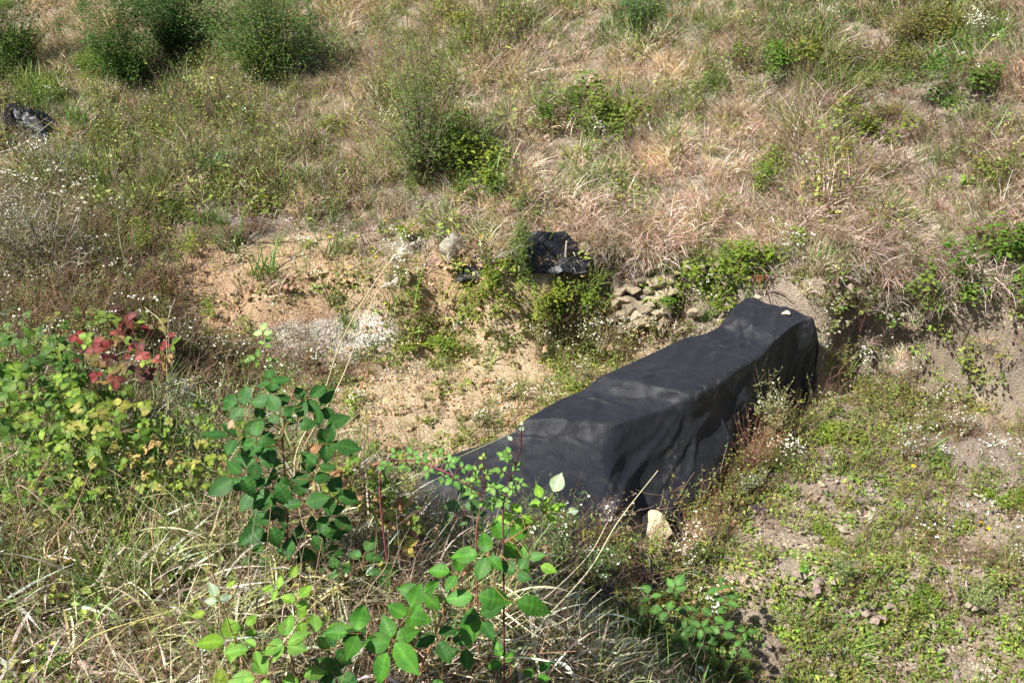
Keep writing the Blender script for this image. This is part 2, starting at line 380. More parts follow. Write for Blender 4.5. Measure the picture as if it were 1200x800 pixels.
def wall_cover():
    bt = np.array([atz(*s[0], s[2]) for s in ST]); ft = np.array([atz(*s[1], s[2]) for s in ST]); fb = np.array([at(*s[3]) for s in ST])
    bb_ = bt * 1.0; bb_[:, 1] += .05; bb_[:, 0] -= .03; bb_[:, 2] = H(bb_[:, 0], bb_[:, 1]) - .02
    q = np.linspace(0, len(ST) - 1, 260); k = np.arange(len(ST))
    R = [smooth(np.stack([np.interp(q, k, A[:, i]) for i in range(3)], 1), 9) for A in (bb_, bt, ft, fb)]
    bb2, bt2, ft2, fb2 = R
    s = q / q[-1]
    # rounded ends: the sheet falls from the crest to the ground
    ax = ft2[-1] - ft2[0]; ax /= np.linalg.norm(ax)
    outs = []
    L = np.linalg.norm(ft2[-1] - ft2[0])
    skirt = fb2 + np.stack([.10 + .10 * np.sin(s * 9) ** 2, -.13 - .10 * vnoise(s * 11, s * 0, 3), 0 * s], 1) * (1 - .8 * sstep(.5, 1, s))[:, None]
    rows = []
    def seg(A, B, n, f=None, end=False):
        for t in np.linspace(0, 1, n, endpoint=end):
            rows.append((A + (B - A) * t, f(t) if f else 0, t))
    P = []; kind = []
    def put(A, B, n, kd, end=False):
        for t in np.linspace(0, 1, n, endpoint=end): P.append(A + (B - A) * t); kind.append((kd, t))
    put(bb2, bt2, 14, 0); put(bt2, ft2, 40, 1); put(ft2, fb2, 54, 2); put(fb2, skirt, 14, 3, True)
    P = np.stack(P, 1)                                             # station, row, xyz
    nS, nR = P.shape[:2]
    out = np.array([.6, -.8, 0]); 
    KD = np.array([a for a, _ in kind]); T = np.array([b for _, b in kind])
    sL = s[:, None] * L * 1.05
    # face: hanging folds that open downwards, slanting pulls, bulges of the stones beneath
    tf = np.where(KD == 2, T, np.where(KD == 3, 1.0, 0))[None, :]
    fs = sL * 1.0 + tf * .38 * np.sin(sL * 2.4 + 1)
    rid = 1 - np.abs(vnoise(fs * 2.3, tf * .9 + 3, 61)); rid2 = 1 - np.abs(vnoise(fs * 6 + tf * 2.6, tf * 1.9, 63))
    face_ = (KD >= 2)[None, :]
    dis = face_ * (.055 * (rid ** 4 - .3) * tf ** .7 + .020 * (rid2 ** 5 - .2) * np.clip(tf * 2.2, 0, 1) + .045 * fbm(sL * 1.8 + tf, tf * 1.8, 1, 3, 71))
    bulge = .06 * np.sin(np.clip(tf, 0, 1) * math.pi) * vnoise(sL * 1.4 + 0 * tf, tf * 0 + 9, 73)
    dis = dis + face_ * bulge
    P += dis[..., None] * out
    tt = np.where(KD == 1, T, 0)[None, :]
    top = (KD == 1)[None, :] * np.sin(np.clip(tt, 0, 1) * math.pi) ** .6
    P[..., 2] += (KD == 1)[None, :] * .018 * vnoise(sL * 1.9 + tt * .4, tt * .5 + 7, 181)
    P[..., 2] += top * (.012 * vnoise(sL * 2.3 + 0 * tt, tt * 1.3, 81) + .016 * (1 - np.abs(vnoise(sL * 5 + tt * 3.5, tt * 1.1, 83))) ** 6 + .014 * (1 - np.abs(vnoise(sL * 2.4 - tt * 3, tt * 2 + sL, 87))) ** 8 + .010 * (1 - np.abs(vnoise(sL * 9 + tt * 1.5, tt * 2.5, 88))) ** 7 + .003 * vnoise(sL * 16 + tt * 4, tt * 5, 85))
    # sharp pulls running down and across the face
    P += (face_ * (.020 * (1 - np.abs(vnoise(sL * 3 + tf * 3.2, tf * .5, 191))) ** 9 + .014 * (1 - np.abs(vnoise(sL * 4 - tf * 2.5, tf * .7 + 5, 193))) ** 9) * np.clip(tf * 3, 0, 1) * (1 - sstep(.95, 1, tf)))[..., None] * out
    # soften the crest lines
    for _ in range(2): P[:, 1:-1] = P[:, :-2] * .25 + P[:, 1:-1] * .5 + P[:, 2:] * .25
    # skirt rests on the ground
    m = (KD == 3)
    g = H(P[:, m, 0], P[:, m, 1]) + .012 + .012 * np.abs(vnoise(P[:, m, 0] * 9, P[:, m, 1] * 9, 5))
    P[:, m, 2] = np.maximum(g, P[:, m, 2] * 0 + g) 
    # end caps
    c0 = P[:1].repeat(14, 0); c1 = P[-1:].repeat(14, 0)
    for i in range(14):
        t = (14 - i) / 14.0
        for c, sg, j in ((c0, -1, i), (c1, 1, 13 - i)):
            gz = H(c[j, :, 0], c[j, :, 1]) - .02
            mid = (P[0 if sg < 0 else -1][14:54]).mean(0)
            c[j, :, 2] = c[j, :, 2] * (1 - t ** 1.6) + gz * t ** 1.6
            c[j, :, :2] = c[j, :, :2] + ax[:2] * sg * (.16 * math.sin(t * math.pi / 2)) + (mid[:2] - c[j, :, :2]) * .16 * t
    P = np.concatenate([c0, P, c1], 0); nS = len(P)
    idx = np.arange(nS * nR).reshape(nS, nR)
    F = np.stack([idx[:-1, :-1], idx[:-1, 1:], idx[1:, 1:], idx[1:, :-1]], -1).reshape(-1, 4)
    dust = np.zeros((nS, nR)); dust[:, KD >= 2] = .0
    tt_ = np.concatenate([np.zeros(14), s, np.ones(14)])
    streak = np.clip(vnoise(tt_[:, None] * 22 + T[None] * 2.5, T[None] * 1.8, 99) * 2.6 - .9, 0, 1)
    dust += np.where(KD[None] == 2, .75 * streak + .12, 0) + np.where(KD[None] == 3, .5, 0) + np.where(KD[None] == 1, .07, 0)
    C = np.repeat(dust.reshape(-1, 1), 3, 1)
    o = link("sheet", new_mesh("sheet", P.reshape(-1, 3), F, C, M_TARP, True))
    return o, P
root = bpy.data.objects.new("covered_wall", None); S.collection.objects.link(root); root.location = [float(q) for q in atz(760, 470, -3.6)]
tag(root, "long low wall wrapped in a black geotextile sheet across the trench floor", "covered wall")
sheet, TP = wall_cover(); sheet.parent = root; sheet.matrix_parent_inverse = Matrix.Translation(-root.location)

# ------------------------------------------------------------------ stones
def stone_mesh(name, seed, sx=1, sy=1, sz=1, flat=.0, cuts=15, sub=3):
    """a broken stone: a ball cut by random planes, then roughened"""
    import bmesh
    bm = bmesh.new(); bmesh.ops.create_icosphere(bm, subdivisions=sub, radius=1)
    r = np.random.default_rng(seed)
    V = np.array([v.co for v in bm.verts])
    for _ in range(cuts):
        n = r.normal(0, 1, 3); n /= np.linalg.norm(n); d = r.uniform(.38, .78)
        k = V @ n - d; V = V - np.maximum(k, 0)[:, None] * n * .93
    V *= (1 + .09 * vnoise(V[:, 0] * 2.2 + seed, V[:, 1] * 2.2, 7, V[:, 2] * 2.2) + .05 * vnoise(V[:, 0] * 6 + seed, V[:, 1] * 6, 8, V[:, 2] * 6))[:, None]
    V *= (sx, sy, sz)
    F = np.array([[v.index for v in f.verts] for f in bm.faces]); bm.free()
    return new_mesh(name, V, F, None, M_ROCK, False)
SM = [stone_mesh("stone", i * 3 + 1, sub=3, cuts=10 + i) for i in range(10)]
def stone(u, v, px, py, label, tint, h=None, seed=None, name="stone", group=None, P=None, rz=None, cat="stone", mesh=None):
    p = at(u, v) if P is None else P
    dep = p[1] * CP - p[2] * SP
    a = px / 2 / FPX * dep; b = py / 2 / FPX * dep
    o = link(name, mesh or SM[seed if seed is not None else RNG.integers(0, 6)], loc=(p[0], p[1], p[2] + b * .55), rot=(U(-.3, .3), U(-.3, .3), U(0, 6) if rz is None else rz), scl=(a * 1.05, a * .95, b * 1.05), color=tint)
    tag(o, label, cat, group); return o
stone(765, 615, 58, 42, "large pale cream rock lying at the foot of the black sheet", (1.55, 1.45, 1.2), seed=1, P=at(766, 626, .07), rz=.4, mesh=stone_mesh("pale_rock", 44, sub=5, cuts=12))
stone(531, 298, 34, 40, "upright grey boulder on the lip of the orange earth bank", (.80, .88, .92), seed=8, rz=1.0)
def on_top(u, v):
    d = ray(u, v); Q = TP.reshape(-1, 3); dep = Q @ np.array([0, CP, -SP]); pu = 600 + FPX * Q[:, 0] / dep; pv = 400 - FPX * (Q @ np.array([0, SP, CP])) / dep
    k = np.argmin((pu - u) ** 2 + (pv - v) ** 2 + dep * .5); return Q[k]
stone(888, 350, 8, 6, "tiny round white stone on the far corner of the black sheet", (1.7, 1.65, 1.55), seed=3, P=on_top(888, 350))
stone(921, 369, 12, 8, "small angular white stone near the end of the black sheet", (1.7, 1.68, 1.6), seed=4, P=on_top(921, 369))

# rubble wall showing in the cut face; each stone is a part
def rubble_wall():
    root = bpy.data.objects.new("rubble_wall", None); S.collection.objects.link(root); b = at(752, 385); root.location = [float(q) for q in b]
    tag(root, "stretch of dry rubble stone wall showing in the far bank", "stone wall")
    L = [(762, 312, 24, 26), (742, 340, 20, 10), (771, 331, 30, 18), (727, 345, 14, 10), (737, 352, 22, 9), (762, 342, 14, 12), (757, 350, 8, 6), (773, 349, 22, 20),
         (762, 353, 10, 13), (738, 360, 22, 17), (755, 361, 20, 17), (722, 356, 14, 16), (770, 366, 24, 12), (744, 372, 20, 15), (757, 373, 18, 12), (727, 370, 18, 14),
         (783, 358, 14, 16), (765, 374, 18, 8), (753, 381, 16, 11), (740, 383, 18, 12), (725, 384, 16, 10), (775, 380, 16, 12), (749, 331, 16, 10), (785, 342, 16, 14),
         (817, 366, 16, 12), (713, 372, 14, 12)]
    for i, (u, v, a, c) in enumerate(L):
        p = at(u, v); dep = p[1] * CP - p[2] * SP; k = dep / FPX
        # the stones sit in the face, their faces turned to the trench
        g = U(.62, 1.0); o = link("stone", SM[i % 10], root, loc=Vector(p) - root.location + Vector((0, .012, 0)), rot=(U(-.7, .1), U(-.35, .35), U(-.6, .6)),
             scl=(a / 2 * k * 1.55, .10, c / 2 * k * 1.5), color=(g, g * .96, g * .88) if i != 6 else (.7, .75, .85))
rubble_wall()

# ------------------------------------------------------------------ crumpled black sheeting left on the slope
def crumple(label, pts, size, seed, name="plastic_sheet"):
    c = at(*pts); n = 70
    a, b = np.meshgrid(np.linspace(-1, 1, n), np.linspace(-1, 1, n))
    r = np.sqrt(a * a + b * b); th = np.arctan2(b, a)
    edge = 1 + .28 * vnoise(th * 1.4, th * 0, seed) 
    x = a * size[0] * edge; y = b * size[1] * edge
    up = 1.15 * size[2] * (1 - sstep(.45, 1.0, np.maximum(np.abs(a), np.abs(b)))) ; 
    z = up * (.75 + .5 * vnoise(a * 1.6, b * 1.6, seed)) + size[2] * (.30 * (1 - np.abs(vnoise(a * 1.7 + b, b * 1.9, seed + 1))) ** 3 + .05 * (1 - np.abs(vnoise(a * 5, b * 4 + a * 2, seed + 2))) ** 3)
    x = x + .06 * size[0] * vnoise(a * 3, b * 3, seed + 3); y = y + .1 * size[1] * vnoise(a * 3, b * 3, seed + 5)
    gz = np.maximum(H(c[0] + x, c[1] + y) - c[2], -.07)
    V = np.stack([x, y, gz + z - .02 * (r > 1.2)], -1).reshape(-1, 3); idx = np.arange(n * n).reshape(n, n)
    F = np.stack([idx[:-1, :-1], idx[:-1, 1:], idx[1:, 1:], idx[1:, :-1]], -1).reshape(-1, 4)
    o = link(name, new_mesh(name, V, F, np.full((n * n, 3), .15), M_PLAS, True), loc=c); tag(o, label, "plastic sheet"); return o
crumple("crumpled black plastic sheet half buried in grass above the earth bank", (642, 300), (.25, .12, .12), 31)
crumple("small black plastic flap beside the grey boulder", (558, 312), (.12, .07, .05), 12)
crumple("black plastic sheet bunched among weeds at the left edge", (34, 150), (.26, .18, .20), 23)

# ------------------------------------------------------------------ kit of small plants (shared meshes)
TAN = [(.60, .51, .425), (.53, .44, .365), (.68, .60, .51), (.40, .32, .26), (.27, .215, .17), (.70, .62, .52)]
BRN = [(.20, .135, .09), (.28, .19, .13), (.16, .11, .08), (.33, .24, .17)]
GRN = [(.16, .24, .055), (.20, .29, .075), (.12, .19, .045), (.26, .33, .10)]
YGR = [(.21, .29, .05), (.27, .33, .065), (.16, .24, .042), (.32, .33, .08)]
leaf4 = (np.array([(0, 0, 0), (.30, .42, .10), (0, .5, -.02), (-.30, .42, .10), (0, 1, -.10)], float), [(0, 1, 2), (0, 2, 3), (2, 1, 4), (2, 4, 3)])
leaf_n = (np.array([(0, 0, 0), (.11, .45, .03), (0, .5, -.01), (-.11, .45, .03), (0, 1, -.12)], float), leaf4[1])
disc = (np.array([(math.cos(a), math.sin(a), .12 * (i % 2)) for i, a in enumerate(np.linspace(0, 2 * math.pi, 10, endpoint=False))] + [(0, 0, 0)], float), [(i, (i + 1) % 10, 10) for i in range(10)])
def rdir(n, zlo=-.2, zhi=1.0):
    a = U(0, 2 * math.pi, n); z = U(zlo, zhi, n); r = np.sqrt(1 - np.clip(z, -.99, .99) ** 2)
    return np.stack([r * np.cos(a), r * np.sin(a), z], -1)
def leafn(n): return np.stack([RNG.normal(0, .45, n), RNG.normal(0, .45, n), np.ones(n)], -1)
def P_dry(n=50, L=(.08, .24), W=.0058, pal=TAN, r=.07, droop=1.0):
    m = MB(); a = U(0, 6.28, n); rr = r * np.sqrt(U(0, 1, n))
    az = RNG.normal(0, 1.15, n)
    blades(m, np.stack([rr * np.cos(a), rr * np.sin(a), -.02 + 0 * a], -1), az, U(*L, n), U(.6, 1.4, n) * W, U(.0, .55, n) * droop, U(.7, 2.1, n) * droop, pick(pal, n, .16), 4)
    return m
def P_green(n=30, L=(.07, .22), W=.006, pal=GRN, r=.05):
    m = MB(); a = U(0, 6.28, n); rr = r * np.sqrt(U(0, 1, n))
    blades(m, np.stack([rr * np.cos(a), rr * np.sin(a), -.015 + 0 * a], -1), U(0, 6.28, n), U(*L, n), U(.6, 1.4, n) * W, U(0, .5, n), U(.3, 1.5, n), pick(pal, n, .16), 3)
    return m
def P_weed(n=30, R=.07, h=.08, size=(.018, .038), pal=YGR, tpl=leaf4, stems=True):
    m = MB(); a = U(0, 6.28, n); rr = R * np.sqrt(U(0, 1, n)); z = U(.1, 1, n) * h * (1 - .5 * (rr / R) ** 2)
    pos = np.stack([rr * np.cos(a), rr * np.sin(a), z], -1); d = rdir(n, -.25, .45); m.bake(*tpl, pos, frames(d, leafn(n)), U(*size, n), pick(pal, n, .18))
    if stems:
        k = n // 4; blades(m, pos[:k] * [.4, .4, 0], np.arctan2(pos[:k, 1], pos[:k, 0]), pos[:k, 2] * 1.15 + .01, np.full(k, .0025), np.full(k, .1), np.full(k, .5), pick([(.20, .2, .06), (.25, .14, .08)], k), 2)
    return m
def P_stalky(n=7, h=(.14, .32), pal=YGR, spal=BRN, size=(.012, .026), per=10, tpl=leaf4, R=.05):
    """upright leafy stems"""
    m = MB()
    for i in range(n):
        a = U(0, 6.28); L = U(*h); lean = U(0, .5); b = np.array([U(-R, R), U(-R, R), -.01])
        s = np.linspace(0, 1, 6); pts = b + np.stack([np.cos(a) * lean * L * s ** 1.5, np.sin(a) * lean * L * s ** 1.5, L * s], -1)
        tube(m, pts, .0016, .0008, pick(spal, 1)[0], 3)
        t = U(.15, 1, per); p = np.stack([np.interp(t, s, pts[:, j]) for j in range(3)], -1)
        d = rdir(per, -.1, .7); m.bake(*tpl, p, frames(d, leafn(per)), U(*size, per) * (1.15 - .5 * t), pick(pal, per, .15))
    return m
def P_twig(n=9, h=(.12, .34), pal=BRN, w=.0012, R=.07, lean=.9):
    m = MB()
    for i in range(n):
        a = U(0, 6.28); L = U(*h); le = U(0, lean); b = np.array([U(-R, R), U(-R, R), -.01]); s = np.linspace(0, 1, 5)
        pts = b + np.stack([np.cos(a) * le * L * s ** 1.3, np.sin(a) * le * L * s ** 1.3, L * s * (1 - .3 * le * s)], -1) + RNG.normal(0, .006, (5, 3)) * s[:, None]
        c = pick(pal, 1)[0]; tube(m, pts, w, w * .5, c, 3)
        k = 6; t = RNG.integers(1, 5, k); blades(m, pts[t], U(0, 6.28, k), U(.03, .10, k), np.full(k, w * 1.4), U(.3, .9, k), U(.2, 1.1, k), np.repeat(c[None], k, 0), 2)
    return m
def P_daisy(n=6, h=(.14, .34), heads=5, R=.06, hs=(.0045, .0075), c0=(.85, .85, .82)):
    m = MB()
    for i in range(n):
        a = U(0, 6.28); L = U(*h); le = U(0, .5); b = np.array([U(-R, R), U(-R, R), -.01]); s = np.linspace(0, 1, 5)
        pts = b + np.stack([np.cos(a) * le * L * s ** 1.3, np.sin(a) * le * L * s ** 1.3, L * s], -1)
        tube(m, pts, .0011, .0007, pick([(.19, .2, .08), (.22, .16, .09)], 1)[0], 3)
        k = heads; az = U(0, 6.28, k); ln = U(.02, .07, k)
        top = pts[-2] + np.stack([np.cos(az) * ln * .8, np.sin(az) * ln * .8, ln + .03], -1)
        for q in top: tube(m, [pts[-2], (pts[-2] + q) / 2 + [0, 0, -.005], q], .0007, .0005, (.20, .21, .08), 3)
        r = U(*hs, k); nn = np.stack([RNG.normal(-.2, .5, k), RNG.normal(-.3, .5, k), np.ones(k)], -1)
        fr = frames(np.cross(nn, [1., 0, 0.]), nn)
        m.bake(disc[0], disc[1], top, fr, r, pick([c0], k, .04)); m.bake(disc[0] * [1, 1, .1] + [0, 0, .25], disc[1], top, fr, r * .38, pick([(.62, .47, .08)], k, .1))
        p2 = 5; t = U(.1, .7, p2); p = np.stack([np.interp(t, s, pts[:, j]) for j in range(3)], -1); m.bake(*leaf_n, p, frames(rdir(p2, 0, .7), leafn(p2)), U(.02, .04, p2), pick(GRN, p2))
    return m
def P_thatch(n=26, L=(.08, .26), W=.0062, pal=[(.50, .43, .32), (.42, .35, .26), (.60, .54, .42), (.24, .19, .13), (.15, .115, .08), (.27, .27, .12), (.16, .125, .09), (.66, .61, .50)], R=.10):
    m = MB(); a = U(0, 6.28, n); rr = R * np.sqrt(U(0, 1, n))
    blades(m, np.stack([rr * np.cos(a), rr * np.sin(a), U(0, .09, n)], -1), U(0, 6.28, n), U(*L, n), U(.35, 1.5, n) * W, U(.5, 1.5, n), U(1.2, 2.9, n), pick(pal, n, .2), 6)
    return m
PALE = [(.88, .87, .84), (.80, .78, .74), (.70, .67, .62), (.62, .56, .48)]
def P_pebbles(n=26, R=.08, size=(.004, .011), pal=PALE):
    m = MB(); T = np.array([(1, 0, 0), (0, 1, 0), (-1, 0, 0), (0, -1, 0), (0, 0, .7), (.6, .6, .35), (-.5, .6, .3)], float)
    F = [(0, 5, 4), (5, 1, 4), (1, 6, 4), (6, 2, 4), (2, 3, 4), (3, 0, 4), (0, 1, 5), (1, 2, 6)]
    p = U(-R, R, (n, 3)); p[:, 2] = 0; a = U(0, 6.28, n); d = np.stack([np.cos(a), np.sin(a), RNG.normal(0, .2, n)], -1)
    m.bake(T, F, p, frames(d, leafn(n)), U(*size, n), pick(pal, n, .1)); return m
def P_bits(n=24, R=.09):
    """fallen bits: broken straw and dead leaf"""
    m = MB(); p = U(-R, R, (n, 3)); p[:, 2] = U(.002, .012, n); a = U(0, 6.28, n); d = np.stack([np.cos(a), np.sin(a), RNG.normal(0, .15, n)], -1)
    k = n // 3; m.bake(*leaf4, p[:k], frames(d[:k], leafn(k)), U(.008, .02, k), pick(BRN + TAN[:2], k)); T = leaf_n[0] * [.35, 1, 1]
    m.bake(T, leaf_n[1], p[k:], frames(d[k:], leafn(n - k)), U(.02, .06, n - k), pick(TAN + BRN, n - k, .2)); return m

def protos(name, fn, k, mat):
    c = bpy.data.collections.new(name)
    for i in range(k):
        o = bpy.data.objects.new("%s_%02d" % (name, i), fn().mesh(name, mat)); c.objects.link(o)
    c['n'] = k; return c
def node_group(c):
    g = bpy.data.node_groups.new("scatter_" + c.name, 'GeometryNodeTree')
    g.interface.new_socket("Geometry", in_out='INPUT', socket_type='NodeSocketGeometry'); g.interface.new_socket("Geometry", in_out='OUTPUT', socket_type='NodeSocketGeometry')
    N = g.nodes; a = N.new('NodeGroupInput'); b = N.new('NodeGroupOutput'); i = N.new('GeometryNodeInstanceOnPoints')
    ci = N.new('GeometryNodeCollectionInfo'); ci.inputs[0].default_value = c; ci.inputs['Separate Children'].default_value = True; ci.inputs['Reset Children'].default_value = True
    def na(nm, ty): q = N.new('GeometryNodeInputNamedAttribute'); q.data_type = ty; q.inputs[0].default_value = nm; return q.outputs[0]
    L = g.links.new; L(a.outputs[0], i.inputs['Points']); L(ci.outputs[0], i.inputs['Instance']); i.inputs['Pick Instance'].default_value = True
    L(na('pid', 'INT'), i.inputs['Instance Index']); L(na('rot', 'FLOAT_VECTOR'), i.inputs['Rotation']); L(na('scl', 'FLOAT'), i.inputs['Scale']); L(i.outputs[0], b.inputs[0])
    return g
def scatter(name, label, coll, P, rot, scl, tint):
    n = len(P); me = bpy.data.meshes.new(name); me.vertices.add(n); me.vertices.foreach_set("co", np.asarray(P, np.float32).ravel())
    def A(nm, ty, f, v): q = me.attributes.new(nm, ty, 'POINT'); q.data.foreach_set(f, np.ascontiguousarray(v).ravel())
    A('pid', 'INT', 'value', RNG.integers(0, coll['n'], n).astype(np.int32)); A('rot', 'FLOAT_VECTOR', 'vector', np.asarray(rot, np.float32))
    A('scl', 'FLOAT', 'value', np.asarray(scl, np.float32)); A('tint', 'FLOAT_COLOR', 'color', np.concatenate([tint, np.ones((n, 1))], 1).astype(np.float32))
    o = link(name, me); md = o.modifiers.new("scatter", 'NODES'); md.node_group = node_group(coll)
    tag(o, label, name.replace('_', ' '), kind='stuff'); print("scatter", name, n); return o
ROCK = at(766, 626, .07)
def blocked(x, y):
    """under the covered wall"""
    q = np.linspace(0, 1, 20)[:, None]
    a = TP[14, 34, :2]; b = TP[-15, 34, :2]; d = b - a; L2 = d @ d
    t = np.clip(((x - a[0]) * d[0] + (y - a[1]) * d[1]) / L2, 0, 1); px = a[0] + t * d[0]; py = a[1] + t * d[1]
    return (np.hypot(x - px, y - py) < .27) | (np.hypot(x - ROCK[0], y - ROCK[1] + .06) < .2)
def sow(name, label, coll, dens, f, box, scl=(.7, 1.3), tint=None, tvar=.12, hang=.6, sink=.0):
    x0, x1, y0, y1 = box; N = int(dens * (x1 - x0) * (y1 - y0)); x = U(x0, x1, N); y = U(y0, y1, N)
    # keep what the camera, or one a few steps aside, could see; the rest of the hill is thinned
    k = U(0, 1, N) < f(x, y) * (clear(x, y) if coll in (C_DRY, C_DRYS, C_TWIG) else 1); x, y = x[k], y[k]
    z = H(x, y); dep = y * CP - z * SP; u = 600 + FPX * x / np.maximum(dep, .1)
    far = (np.abs(u - 600) > 800) | (y * SP + z * CP > .43 * dep + .9)
    k = ~(far & (U(0, 1, len(x)) < .6)) & (~blocked(x, y) | (coll is None)) & (np.hypot(x, y) > .55); x, y, z = x[k], y[k], z[k]
    n = slope_n(x, y); az = np.arctan2(n[:, 1], n[:, 0]) + RNG.normal(0, .5, len(x)); az = np.where(U(0, 1, len(x)) < hang, az, U(0, 6.28, len(x)))
    rot = np.stack([RNG.normal(0, .12, len(x)), RNG.normal(0, .12, len(x)), az], -1)
    tn = (tint(x, y) if callable(tint) else np.broadcast_to(tint if tint is not None else (1., 1, 1), (len(x), 3))) * (1 + RNG.normal(0, tvar, (len(x), 1))) * (1 + RNG.normal(0, tvar * .3, (len(x), 3)))
    lump = np.clip(1 + 1.1 * fbm(x, y, 2.7, 3, 401), .55, 1.6) if box is HILL else 1
    return scatter(name, label, coll, np.stack([x, y, z - sink], -1), rot, U(*scl, len(x)) * lump, np.clip(tn, .2, 2))

C_DRY = protos("dry_tuft", P_dry, 5, M_GI); C_DRYS = protos("short_tuft", lambda: P_dry(30, (.05, .15), .0052, TAN + BRN, .06), 4, M_GI)
C_GRN = protos("green_tuft", P_green, 4, M_LI); C_WEED = protos("leafy_weed", P_weed, 5, M_LI)
C_STK = protos("stalky_weed", P_stalky, 5, M_LI); C_TWIG = protos("dead_stem", P_twig, 5, M_GI)
C_DAI = protos("white_flower_sprig", P_daisy, 4, M_LI); C_THA = protos("thatch", P_thatch, 5, M_GI)
C_PEB = protos("pebble_patch", P_pebbles, 4, M_GI); C_HANG = protos('hanging_tuft', lambda: P_dry(46, (.14, .34), .0062, TAN + [(.36, .27, .2)], .06, 1.35), 4, M_GI); C_BIT = protos("straw_bits", P_bits, 4, M_GI)
C_LUMP = protos("clods", lambda: P_pebbles(9, .14, (.012, .034), [(.38, .31, .235), (.33, .26, .19), (.43, .36, .27)]), 4, M_GI)
C_BROAD = protos("broad_weed", lambda: P_weed(12, .06, .05, (.035, .065), GRN + YGR[:2]), 4, M_LI)
C_CLOD = protos("soil_crumbs", lambda: P_pebbles(30, .12, (.003, .014), [(.42, .34, .25), (.35, .27, .19), (.48, .40, .3)]), 4, M_GI)
C_FGR = protos("meadow_blades", lambda: P_green(22, (.10, .28), .0055, [(.16, .27, .06), (.22, .33, .09), (.30, .36, .13), (.12, .21, .05)], .06), 4, M_LI)
C_BRB = protos("ground_bramble", lambda: P_weed(30, .14, .13, (.025, .05), GRN + YGR[:2]), 4, M_LI)

